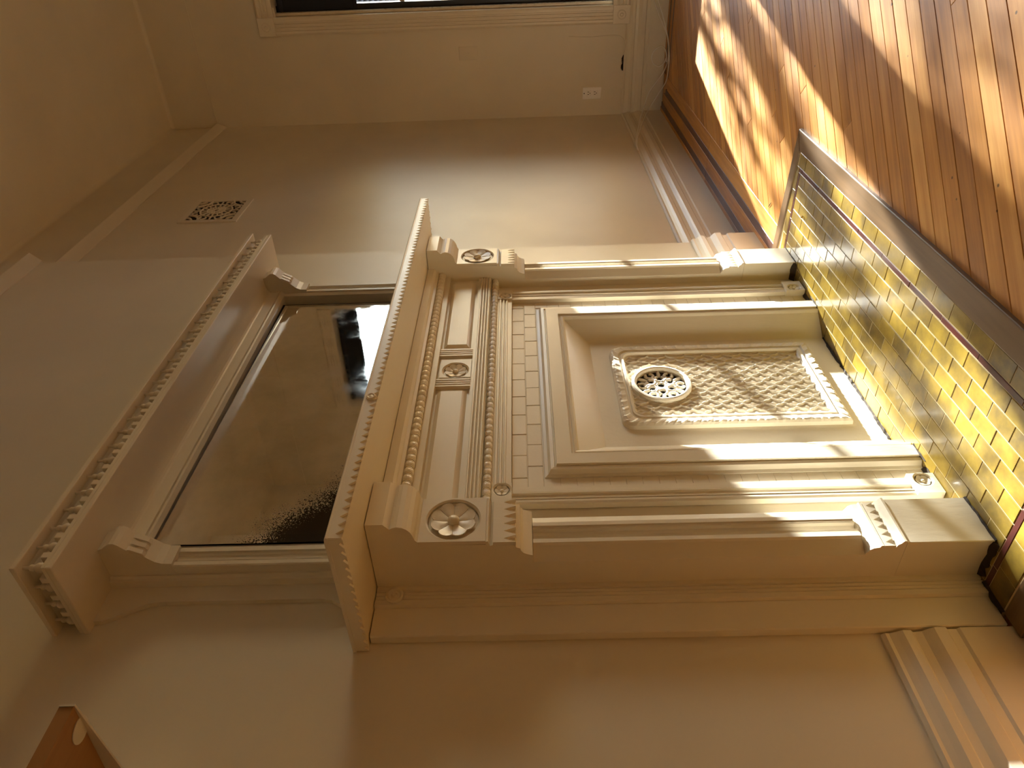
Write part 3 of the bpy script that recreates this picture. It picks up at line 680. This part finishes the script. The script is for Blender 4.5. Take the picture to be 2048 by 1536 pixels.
# border swept round the panel with rounded upper corners
def border():
    prof = [(0.0, 0.0), (0.001, 0.011), (0.006, 0.0155), (0.011, 0.017), (0.024, 0.0165), (0.028, 0.0125), (0.031, 0.0125), (0.033, 0.0165), (0.038, 0.0165), (0.041, 0.0100), (0.046, 0.0070), (0.046, 0.0)]
    cr = 0.034; path = []
    def seg(a, b, n):
        for i in range(n): path.append((a[0]+(b[0]-a[0])*i/n, a[1]+(b[1]-a[1])*i/n))
    seg((KX0, KZ0), (KX1, KZ0), 60); seg((KX1, KZ0), (KX1, KZ1-cr), 90)
    for i in range(8): t = math.pi/2*i/8; path.append((KX1-cr+cr*math.cos(t), KZ1-cr+cr*math.sin(t)))
    seg((KX1-cr, KZ1), (KX0+cr, KZ1), 54)
    for i in range(8): t = math.pi/2+math.pi/2*i/8; path.append((KX0+cr+cr*math.cos(t), KZ1-cr+cr*math.sin(t)))
    seg((KX0, KZ1-cr), (KX0, KZ0), 90)
    n = len(path); bm = bmesh.new(); rows = []; mx, mz = (KX0+KX1)/2, (KZ0+KZ1)/2; hx, hz = (KX1-KX0)/2, (KZ1-KZ0)/2
    s = 0
    for i, (x, z) in enumerate(path):
        q = path[i-1]; s += math.hypot(x-q[0], z-q[1]) if i else 0
        row = []
        for d, h in prof:
            kx, kz = (hx-d)/hx, (hz-d)/hz
            bump = 0.0045*max(0, math.sin(2*math.pi*s/0.034))*max(0, 1-abs(d-0.016)/0.011)+0.002*max(0, math.sin(2*math.pi*s/0.017+1))*max(0, 1-abs(d-0.006)/0.005)
            row.append(bm.verts.new((mx+(x-mx)*kx, KY-h-bump, mz+(z-mz)*kz)))
        rows.append(row)
    m = len(prof)
    for i in range(n):
        a, b = rows[i], rows[(i+1) % n]
        for k in range(m): bm.faces.new((a[k], a[(k+1) % m], b[(k+1) % m], b[k]))
    return finish(bm, 'border', org(cv))
link('border', border(), M_iron, cv)
# round vent: collar, dark well, pierced scrollwork
bm = bmesh.new(); add_lathe(bm, [(VR, 0), (VR, 0.016), (VR-0.003, 0.0195), (VR-0.008, 0.0205), (VR-0.012, 0.0185), (VR-0.014, 0.014), (VR-0.015, 0.001)], 48, (vc[0], KY, vc[1]), 'Y')
bmesh.ops.delete(bm, geom=[f for f in bm.faces if len(f.verts) > 4], context='FACES_ONLY')
link('vent_collar', finish(bm, 'vent_collar', org(cv)), M_iron, cv, smooth=False)
bm = bmesh.new(); add_lathe(bm, [(VR-0.0145, 0.0), (VR-0.0145, 0.0035), (0.001, 0.0035)], 40, (vc[0], KY, vc[1]), 'Y'); link('vent_well', finish(bm, 'vent_well', org(cv)), M_dark, cv)
vg = None
def ring_pts(cx0, cz0, r, a0, a1, y, n=16): return [(cx0+r*math.cos(a0+(a1-a0)*i/n), y, cz0+r*math.sin(a0+(a1-a0)*i/n)) for i in range(n+1)]
bm = bmesh.new(); yv = KY-0.0058
tube_mesh(bm, ring_pts(vc[0], vc[1], 0.013, 0, 2*math.pi*0.999, yv), 0.0038, 8)
vg = link('vent_hub', finish(bm, 'vent_hub', org(cv)), M_iron, cv, smooth=True)
for k in range(6):
    t = 2*math.pi*k/6
    for (rr, ra, tube_r, sw) in ((0.031, 0.0125, 0.0050, 1), (0.054, 0.0115, 0.0048, 1)):
        tt = t+(math.pi/6 if rr > 0.05 else 0)
        bm = bmesh.new(); tube_mesh(bm, ring_pts(vc[0]+rr*math.cos(tt), vc[1]+rr*math.sin(tt), ra, tt+0.5, tt+2*math.pi-0.5, yv, 14), tube_r, 7)
        link('vent_scroll', finish(bm, 'vent_scroll', org(cv)), M_iron, cv, smooth=True)
    for tt, ra, rb_ in ((t+math.pi/6, 0.014, 0.044), (t, 0.043, 0.069)):
        bm = bmesh.new(); tube_mesh(bm, [(vc[0]+q*math.cos(tt), yv, vc[1]+q*math.sin(tt)) for q in (ra, (ra+rb_)/2, rb_)], [0.0045, 0.0062, 0.0045], 7)
        link('vent_spoke', finish(bm, 'vent_spoke', org(cv)), M_iron, cv, smooth=True)

# ------------------------------------------------------------------ hearth
hh_ = thing('hearth', (CX, -0.25, ZFL), 'yellow glazed tile hearth with a thin oxblood border and dark wooden edge', 'hearth')
box('mortar_bed', 0.90, 2.445, -0.458, 0.0, ZFL+0.0005, -0.0012, M_grout, hh_)
hcache = {}
def floor_piece(name, xa, xb, ya, yb, m, g=0.0010):
    key = (name, round(xb-xa, 4), round(yb-ya, 4))
    if key not in hcache:
        b = bmesh.new(); hx, hy = (xb-xa)/2-g, (yb-ya)/2-g; o = [(-hx, -hy), (hx, -hy), (hx, hy), (-hx, hy)]
        A = [b.verts.new((x, y, -0.004)) for x, y in o]; B = [b.verts.new((x, y, -0.0007)) for x, y in o]; C_ = [b.verts.new((x-math.copysign(0.0012, x), y-math.copysign(0.0012, y), 0)) for x, y in o]
        for P_, Q_ in ((A, B), (B, C_)):
            for i in range(4): b.faces.new((P_[i], P_[(i+1) % 4], Q_[(i+1) % 4], Q_[i]))
        b.faces.new(C_); b.faces.new(A[::-1]); me = finish(b, name, None); me.materials.append(m); hcache[key] = me
    o = link(name, hcache[key], m, hh_, ((xa+xb)/2, (ya+yb)/2, random.uniform(-0.0005, 0.0004)))
    o.rotation_euler = (random.uniform(-.004, .004), random.uniform(-.004, .004), 0)
XR0, XR1 = 0.977, 2.362          # inner faces of the two red side lines
HP = 0.0798
# front row of tiles, then the red line, then the field
def run(x0, x1, off, ya, yb, name='tile', m=M_tile, pitch=HP):
    e = [x0]+[off+pitch*k for k in range(-4, 30) if x0+0.012 < off+pitch*k < x1-0.012]+[x1]
    for a, b in zip(e, e[1:]): floor_piece(name, a, b, ya, yb, m)
run(0.905, 2.392, 1.2925, -0.4575, -0.4125)
run(XR0-0.016, XR1+0.016, 1.240, -0.4125, -0.3965, 'border_tile', M_red, 0.1585)
y = -0.3965; r_ = 0
while y < -0.006:
    yb = min(-0.002, y+0.0405)
    run(XR0, XR1, 1.3529+(HP/2 if r_ % 2 else 0), y, yb); y = yb; r_ += 1
for xa in (XR0-0.016, XR1):
    ya = -0.3965
    while ya < -0.03:
        yb = min(-0.002, ya+0.1585); floor_piece('border_tile', xa, xa+0.016, ya, yb, M_red); ya = yb
for xa, xb in ((0.905, XR0-0.016), (XR1+0.016, 2.412)):
    ya = -0.4125
    while ya < -0.03:
        yb = min(-0.002, ya+HP); floor_piece('tile', xa, xb, ya, yb, M_tile); ya = yb
# grime gathered where the woodwork meets the tiles
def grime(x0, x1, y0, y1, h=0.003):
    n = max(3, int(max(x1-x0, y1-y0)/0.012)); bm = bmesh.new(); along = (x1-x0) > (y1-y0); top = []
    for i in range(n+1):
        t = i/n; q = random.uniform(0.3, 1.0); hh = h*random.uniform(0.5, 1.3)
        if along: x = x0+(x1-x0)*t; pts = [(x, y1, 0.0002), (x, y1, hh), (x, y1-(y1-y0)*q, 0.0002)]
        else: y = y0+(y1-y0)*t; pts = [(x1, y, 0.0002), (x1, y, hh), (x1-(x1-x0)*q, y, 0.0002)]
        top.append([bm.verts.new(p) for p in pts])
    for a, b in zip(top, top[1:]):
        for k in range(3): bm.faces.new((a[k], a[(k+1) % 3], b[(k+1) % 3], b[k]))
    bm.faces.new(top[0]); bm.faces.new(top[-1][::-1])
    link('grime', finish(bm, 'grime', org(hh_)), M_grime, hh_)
grime(1.43, 1.92, -0.036, -0.0305, 0.006); grime(PLX[0], PLX[1], -0.135, -0.1305, 0.004); grime(PRX[0], PRX[1], -0.134, -0.1305, 0.003)
grime(0.975, 0.9945, -0.128, -0.031, 0.008); grime(2.226, 2.2445, -0.128, -0.067, 0.014); grime(1.232, 1.272, -0.088, -0.0705, 0.010); grime(2.078, 2.124, -0.084, -0.0705, 0.008)
grime(1.274, 1.337, -0.096, -0.0915, 0.003); grime(2.012, 2.074, -0.096, -0.0915, 0.003); grime(0.90, 0.975, -0.036, -0.0305, 0.010)
# wooden edge
def edge(name, quad, ang):
    gx = sum(p[0] for p in quad)/4; gy = sum(p[1] for p in quad)/4; ca, sa = math.cos(ang), math.sin(ang)
    loc = [((p[0]-gx)*ca+(p[1]-gy)*sa, -(p[0]-gx)*sa+(p[1]-gy)*ca) for p in quad]
    bm = bmesh.new(); A = [bm.verts.new((x, y, ZFL)) for x, y in loc]; B = [bm.verts.new((x, y, 0.004)) for x, y in loc]
    for i in range(4): bm.faces.new((A[i], A[(i+1) % 4], B[(i+1) % 4], B[i]))
    bm.faces.new(B); bm.faces.new(A[::-1])
    bmesh.ops.recalc_face_normals(bm, faces=bm.faces)
    bmesh.ops.bevel(bm, geom=[e for e in bm.edges if all(v.co.z > 0 for v in e.verts)], offset=0.004, segments=3, affect='EDGES', profile=0.5)
    return link(name, finish(bm, name, None), M_hborder, hh_, (gx, gy, 0), (0, 0, ang))
edge('edge_board', [(0.84, -0.5250), (2.440, -0.5200), (2.396, -0.4580), (0.90, -0.4580)], 0.0)
edge('edge_board', [(2.4405, -0.5195), (2.486, -0.0300), (2.440, -0.0300), (2.3965, -0.4580)], math.radians(84))
edge('edge_board', [(0.84, -0.5245), (0.8995, -0.4580), (0.8995, -0.0300), (0.842, -0.0300)], math.radians(90))

# ------------------------------------------------------------------ overmantel with mirror
om = thing('overmantel_mirror', (CX, 0, 1.2815), 'cream painted overmantel with beaded cornice and old spotted mirror on the mantel shelf', 'overmantel')
CL, CR, CY = 0.9142, 2.4504, -0.2026
ZB0, ZB1, ZT0, ZT1 = 1.8323, 1.8555, 1.8985, 1.9101
cn = box('cornice', CL+0.036, CR-0.036, CY+0.036, 0, ZB1, ZT0, M_trimh, om)
box('lower_board', CL, CR, CY, 0, ZB0, 1.8450, M_trimh, cn, 0.0015)
box('lower_board', CL+0.0025, CR-0.0025, CY+0.0025, 0, 1.8462, ZB1, M_trimh, cn, 0.001)
box('groove_core', CL+0.005, CR-0.005, CY+0.005, 0, 1.8449, 1.8463, M_trimh, cn)
box('top_board', CL-0.004, CR+0.004, CY-0.004, 0, ZT0, ZT1, M_trimh, cn, 0.0012)
cvm = [(0.0, ZT0-0.014), (0.003, ZT0-0.008), (0.008, ZT0-0.0035), (0.015, ZT0), (0.0, ZT0)]
i_ = 0.036; link('cove_moulding', finish(wrap_moulding(cvm, [(CL+i_, 0, -1, 0), (CL+i_, CY+i_, -1, -1), (CR-i_, CY+i_, 1, -1), (CR-i_, 0, 1, 0)]), 'cove_moulding', org(om)), M_trimh, cn)
bm = bmesh.new(); add_lathe(bm, [(0.004, 0), (0.0080, 0.0025), (0.0098, 0.007), (0.0098, 0.012), (0.0075, 0.0165), (0.0042, 0.0185), (0.0060, 0.0215), (0.0066, 0.0250), (0.0055, 0.0285), (0.0028, 0.0310), (0.0028, 0.043)], 14); drop_me = finish(bm, 'turned_drop', None); drop_me.materials.append(M_trim)
bm = bmesh.new(); add_box(bm, -0.0068, 0.0068, -0.008, 0.022, 0, 0.0175); blk_me = finish(bm, 'dentil_block', None, bev=0.001); blk_me.materials.append(M_trim)
x = CL+0.0135
while x < CR-0.01:
    link('turned_drop', drop_me, M_trim, cn, (x, CY+0.0135, ZB1), smooth=True)
    if x+0.026 < CR-0.02: link('dentil_block', blk_me, M_trim, cn, (x+0.0256, CY+0.0140, ZB1))
    x += 0.0512
for k in range(1, 4):
    for xa, sg in ((CL+0.0135, -1), (CR-0.0135, 1)):
        link('turned_drop', drop_me, M_trim, cn, (xa, CY+0.0175+0.0512*k, ZB1), smooth=True)
        link('dentil_block', blk_me, M_trim, cn, (xa, CY+0.0175+0.0512*k-0.0256, ZB1), (0, 0, math.radians(90*sg)))
# cove under the cornice, frame boards
FYF = -0.062; OX0, OX1 = 1.036, 2.320; PWD = 0.050
cvp = [(0, ZB0), (-0.112, ZB0)]+[(-0.062-0.050*math.cos(math.pi/2*(1-i/6)) if False else -0.112+0.050*math.sin(math.pi/2*i/6), ZB0-0.016*(1-math.cos(math.pi/2*i/6))) for i in range(1, 7)]+[(0, ZB0-0.016)]
prism('cove_moulding', cvp, 'X', OX0+PWD, OX1-PWD, M_trimh, om)
MX0, MX1, MZ0, MZ1 = 1.098, 2.224, 1.300, 1.768
hp = [(0, ZB0-0.016), (FYF, ZB0-0.016), (FYF, 1.7890), (FYF-0.004, 1.7880), (FYF-0.004, 1.7845), (FYF+0.002, 1.7835), (FYF+0.002, 1.7805), (FYF-0.003, 1.7795), (FYF-0.002, 1.7745), (FYF+0.008, MZ1), (0, MZ1)]
prism('frame_head', hp, 'X', OX0+PWD-0.002, OX1-PWD+0.002, M_trimh, om)
prism('frame_sill', [(0, 1.2815), (FYF-0.004, 1.2815), (FYF-0.004, 1.290), (FYF+0.008, MZ0), (0, MZ0)], 'X', OX0+PWD-0.002, OX1-PWD+0.002, M_trimh, om)
for s in (-1, 1):
    def mx(v): return v if s == -1 else OX0+OX1-v
    pp = [(mx(OX0), 0), (mx(OX0), FYF+0.003), (mx(OX0+0.002), FYF), (mx(OX0+0.011), FYF), (mx(OX0+0.013), FYF+0.006), (mx(OX0+0.016), FYF+0.001), (mx(OX0+0.019), FYF+0.006), (mx(OX0+0.031), FYF+0.006), (mx(OX0+0.034), FYF+0.001), (mx(OX0+0.037), FYF+0.006), (mx(OX0+0.039), FYF), (mx(OX0+PWD-0.002), FYF), (mx(OX0+PWD), FYF+0.003), (mx(OX0+PWD), 0)]
    pil = prism('pilaster', pp, 'Z', 1.2815, 1.690, M_trim, om)
    prism('frame_stile', [(mx(OX0+PWD), 0), (mx(OX0+PWD), FYF+0.006), (mx(OX0+PWD+0.006), FYF+0.006), (mx(MX0+0.002), FYF+0.010), (mx(MX0+0.002), 0)], 'Z', 1.2815, 1.785, M_trim, om)
    bp_ = [(0, ZB0), (-0.116, ZB0), (-0.120, 1.822), (-0.128, 1.812), (-0.134, 1.803), (-0.134, 1.794), (-0.129, 1.786), (-0.120, 1.778), (-0.1085, 1.7675), (-0.1045, 1.7630), (-0.1035, 1.7560), (-0.1000, 1.7480), (-0.094, 1.7425), (-0.086, 1.7340), (-0.0765, 1.7240), (-0.0705, 1.7100), (-0.0695, 1.6900), (0, 1.6885)]
    xa, xb = sorted((mx(OX0-0.001), mx(OX0+PWD+0.001)))
    bk = prism('bracket', bp_, 'X', xa, xb, M_trim, om)
    for k in range(3):
        q = xa+0.0015+k*0.0172; prism('leaf_tooth', [(-0.0930, 1.7400), (-0.1010, 1.7440), (-0.1130, 1.7665), (-0.1140, 1.7735), (-0.1080, 1.7690), (-0.0960, 1.7440)], 'X', q, q+0.0105, M_trim, bk)
    # side board against the wall: its ends flare out
    xs = OX0; fl_ = [(xs+0.001, 1.2815), (xs-0.092, 1.2815), (xs-0.086, 1.300), (xs-0.070, 1.325), (xs-0.058, 1.345), (xs-0.054, 1.37), (xs-0.054, 1.70), (xs-0.058, 1.735), (xs-0.072, 1.765), (xs-0.088, 1.790), (xs-0.100, 1.815), (xs-0.100, ZB0), (xs+0.001, ZB0)]
    prism('side_board', [(mx(a), b) for a, b in fl_], 'Y', -0.012, 0, M_trim, om)
    prism('side_fillet', [(mx(OX0+0.001), 0), (mx(OX0+0.001), -0.036), (mx(OX0-0.004), -0.036), (mx(OX0-0.007), -0.030), (mx(OX0-0.012), -0.028), (mx(OX0-0.016), 0)], 'Z', 1.2815, ZB0, M_trim, om)
# glass with a bevelled rim, standing in a dark rebate
box('mirror_rebate', MX0-0.004, MX1+0.004, -0.033, -0.026, MZ0-0.004, MZ1+0.004, M_dark, om)
bm = bmesh.new(); g0 = (MX0+0.001, MX1-0.006, MZ0+0.001, MZ1-0.010); bw = 0.022
MT = math.tan(math.radians(1.15))
def my(x, y): return y+(x-1.66)*MT
A = [bm.verts.new((x, my(x, -0.0475), z)) for x, z in ((g0[0], g0[2]), (g0[1], g0[2]), (g0[1], g0[3]), (g0[0], g0[3]))]
B = [bm.verts.new((x, my(x, -0.0500), z)) for x, z in ((g0[0]+bw, g0[2]+bw), (g0[1]-bw, g0[2]+bw), (g0[1]-bw, g0[3]-bw), (g0[0]+bw, g0[3]-bw))]
D_ = [bm.verts.new((x, my(x, -0.0461), z)) for x, z in ((g0[0], g0[2]), (g0[1], g0[2]), (g0[1], g0[3]), (g0[0], g0[3]))]
for i in range(4): bm.faces.new((A[i], A[(i+1) % 4], B[(i+1) % 4], B[i])); bm.faces.new((D_[i], D_[(i+1) % 4], A[(i+1) % 4], A[i]))
bm.faces.new(B); bm.faces.new(D_[::-1])
props(link('mirror_glass', finish(bm, 'mirror_glass', org(om)), M_mirror, om), label='bevelled mirror glass with black lost silvering in one corner')

# ------------------------------------------------------------------ small things on the walls
# pierced vent grille high on the wall right of the breast
VX0, VX1, VZ0, VZ1 = 3.362, 3.604, 2.345, 2.580
vt = thing('wall_vent', ((VX0+VX1)/2, YR, VZ0), 'small square pierced cast grille painted cream high on the wall', 'vent grille')
bm = bmesh.new(); W_ = 0.028
for a in ((VX0-W_, VX1+W_, VZ0-W_, VZ0), (VX0-W_, VX1+W_, VZ1, VZ1+W_), (VX0-W_, VX0, VZ0, VZ1), (VX1, VX1+W_, VZ0, VZ1)): add_box(bm, a[0], a[1], YR-0.006, YR, a[2], a[3])
link('rim', finish(bm, 'rim', org(vt)), M_trim, vt)
box('dark_well', VX0, VX1, YR-0.0012, YR, VZ0, VZ1, M_dark, vt)
vx, vz = (VX0+VX1)/2, (VZ0+VZ1)/2; yv2 = YR-0.0035
def bar(name, pts, r, ):
    bm = bmesh.new(); tube_mesh(bm, pts, r, 6); link(name, finish(bm, name, org(vt)), M_trim, vt)
for rr in (0.016, 0.044, 0.078): bar('ring', ring_pts(vx, vz, rr, 0, 2*math.pi*0.998, yv2, 28), 0.0046 if rr > 0.02 else 0.005)
for k in range(16):
    t = 2*math.pi*k/16; bar('spoke', [(vx+q*math.cos(t), yv2, vz+q*math.sin(t)) for q in (0.018, 0.06, 0.112 if k % 2 == 0 else 0.080)], 0.0040)
for sx in (-1, 1):
    for sz in (-1, 1):
        cxx, czz = vx+sx*0.121, vz+sz*0.1175
        for rr in (0.030, 0.062): bar('corner_scroll', ring_pts(cxx, czz, rr, math.atan2(-sz, -sx)-0.72, math.atan2(-sz, -sx)+0.72, yv2, 12), 0.0060)
for k in range(8):
    t = 2*math.pi*(k+0.5)/8; bar('scroll', ring_pts(vx+0.100*math.cos(t), vz+0.100*math.sin(t), 0.016, t-2.2, t+2.2, yv2, 12), 0.0042)
# blank cover plate and electrical outlet on the window wall
bp1 = thing('cover_plate', (XW, -0.303, 1.237), 'blank cover plate painted the wall colour beside the window', 'cover plate')
box('plate', XW-0.005, XW, -0.343, -0.263, 1.178, 1.298, M_wall, bp1, 0.0015)
bm = bmesh.new(); add_lathe(bm, [(0.006, 0), (0.006, 0.002), (0.004, 0.003), (0.0005, 0.003)], 12, (0, 0, 0), 'X'); bmesh.ops.scale(bm, vec=(-1, 1, 1), verts=bm.verts); bmesh.ops.translate(bm, vec=(XW-0.005, -0.303, 1.238), verts=bm.verts); link('screw', finish(bm, 'screw', org(bp1)), M_wall, bp1)
ou = thing('electrical_outlet', (XW, -0.035, 0.444), 'white electrical outlet with two sockets low on the wall', 'outlet')
box('plate', XW-0.006, XW, -0.072, 0.002, 0.384, 0.505, M_plast, ou, 0.002)
for zc in (0.424, 0.466):
    q = box('socket', XW-0.0085, XW-0.005, -0.053, -0.017, zc-0.015, zc+0.015, M_plast, ou, 0.003)
    for ya, za, zb in ((-0.044, -0.002, 0.008), (-0.029, -0.002, 0.008)): box('slot', XW-0.0092, XW-0.008, ya-0.0016, ya+0.0016, zc+za, zc+zb, M_slot, q)
    box('slot', XW-0.0092, XW-0.008, -0.0385, -0.0335, zc-0.010, zc-0.005, M_slot, q)
bm = bmesh.new(); add_lathe(bm, [(0.0035, 0), (0.0035, 0.0012), (0.0005, 0.0012)], 10, (0, 0, 0), 'X'); bmesh.ops.scale(bm, vec=(-1, 1, 1), verts=bm.verts); bmesh.ops.translate(bm, vec=(XW-0.006, -0.035, 0.496), verts=bm.verts); link('screw', finish(bm, 'screw', org(ou)), M_slot, ou)

# cables hanging over the baseboard in the corner (places found on the photograph's wall planes)
cb = thing('cable', (4.90, -0.2, 0.0), 'loose white cable looped over the baseboard in the corner', 'cable')
def cable(P, r=0.0032):
    bm = bmesh.new(); tube_mesh(bm, spline(P, 8), r, 8); link('strand', finish(bm, 'strand', org(cb)), M_cable, cb, smooth=True)
cable([(4.935, -0.60, 0.075), (4.90, -0.43, 0.012), (4.80, -0.31, -0.003), (4.78, -0.21, -0.003), (4.82, -0.13, -0.003), (4.92, -0.055, 0.006), (4.945, 0.03, 0.05), (4.87, 0.068, 0.091), (4.575, 0.070, 0.172), (4.375, 0.075, 0.222), (4.251, 0.082, 0.244), (4.16, 0.088, 0.249)], 0.0036)
cable([(4.94, -0.60, 0.105), (4.935, -0.476, 0.044), (4.86, -0.375, 0.0), (4.80, -0.275, -0.002), (4.90, -0.175, -0.001), (4.94, -0.097, 0.038), (4.94, -0.037, 0.078), (4.93, 0.045, 0.105), (4.705, 0.070, 0.163), (4.444, 0.073, 0.215), (4.299, 0.080, 0.243), (4.17, 0.086, 0.252)], 0.0036)
cable([(4.86, -0.235, -0.003), (4.89, -0.292, 0.0), (4.94, -0.312, 0.020), (4.945, -0.291, 0.060), (4.945, -0.253, 0.076), (4.945, -0.213, 0.065), (4.94, -0.194, 0.028), (4.92, -0.218, 0.0), (4.88, -0.253, -0.002)], 0.0036)
wi = thing('painted_wire', (XW, -0.37, 0.25), 'thin wire painted over, curving down the wall beside the window casing', 'wire')
bm = bmesh.new(); tube_mesh(bm, spline([(XW-0.001, -0.380, 0.600), (XW-0.002, -0.373, 0.467), (XW-0.002, -0.378, 0.342), (XW-0.003, -0.372, 0.279), (XW-0.008, -0.343, 0.252), (XW-0.010, -0.289, 0.249)], 6), 0.0026, 6); link('strand', finish(bm, 'strand', org(wi)), M_trim, wi)
wh = thing('wall_hole', (XW, -0.215, 0.25), 'small ragged dark hole with stray wire ends just above the baseboard', 'hole')
hp_ = [(-0.262, 0.252), (-0.240, 0.262), (-0.215, 0.256), (-0.195, 0.264), (-0.170, 0.257), (-0.166, 0.249), (-0.262, 0.249)]
bm = bmesh.new(); add_prism(bm, hp_, 'X', XW-0.0015, XW+0.001); link('opening', finish(bm, 'opening', org(wh)), M_dark, wh)
for P in ([(-0.24, 0.255), (-0.225, 0.262), (-0.205, 0.253)], [(-0.20, 0.254), (-0.186, 0.264), (-0.172, 0.252)]):
    bm = bmesh.new(); tube_mesh(bm, spline([(XW-0.006, p[0], p[1]) for p in P], 5), 0.0013, 6); link('wire_end', finish(bm, 'wire_end', org(wh)), M_red, wh)

# wooden wall shelf at the left with a tapering white bracket
sx_, sy_, sz_ = 0.590, -0.280, 1.594
ws = thing('wall_shelf', (0.30, 0.0, 1.60), 'brown wooden wall shelf with a white bracket at the upper left', 'shelf')
TL = math.radians(5.6)
def tilt(bm):      # the board droops a little towards its front edge
    for v in bm.verts:
        q = v.co.y-sy_; v.co.z += q*math.tan(TL)
bm = bmesh.new(); add_box(bm, -0.35, sx_-0.004, sy_, 0.0, sz_, sz_+0.0215); tilt(bm)
link('board', finish(bm, 'board', org(ws)), M_shelfw, ws)
bm = bmesh.new(); V = [(sy_-0.002, sz_-0.0015), (0.0, sz_-0.040), (0.0, sz_+0.0215), (sy_-0.002, sz_+0.0215)]
add_prism(bm, V, 'X', sx_-0.004, sx_-0.001); tilt(bm); link('bracket_arm', finish(bm, 'bracket_arm', org(ws)), M_whitewood, ws)
bm = bmesh.new(); add_lathe(bm, [(0.020, 0), (0.020, 0.0015), (0.0005, 0.0015)], 28); 
for v in bm.verts: v.co = Vector((v.co.x+sx_-0.013, v.co.y+sy_+0.046, sz_-0.0002-v.co.z))
tilt(bm); link('fixing_disc', finish(bm, 'fixing_disc', org(ws)), M_whitewood, ws)

# litter on the boards
for (x, y_, l, a, lb) in ((2.61, -0.19, 0.030, 0.9, 'dark splinter lying on the boards beside the hearth corner'),):
    bm = bmesh.new(); tube_mesh(bm, [(x-l/2*math.cos(a), y_-l/2*math.sin(a), ZFL+0.002), (x, y_, ZFL+0.0025), (x+l/2*math.cos(a), y_+l/2*math.sin(a), ZFL+0.002)], [0.001, 0.0016, 0.0008], 6)
    props(link('splinter', finish(bm, 'splinter', None), M_slot), lb, 'splinter')
bm = bmesh.new(); bmesh.ops.create_icosphere(bm, subdivisions=1, radius=0.005)
for v in bm.verts: v.co *= random.uniform(0.7, 1.2)
bmesh.ops.translate(bm, vec=(2.265, -0.285, 0.004), verts=bm.verts)
props(link('crumb', finish(bm, 'crumb', None), simple('crumb_yellow', (0.45, 0.28, 0.06), 0.8)), 'small yellow crumb on the hearth tiles', 'crumb')
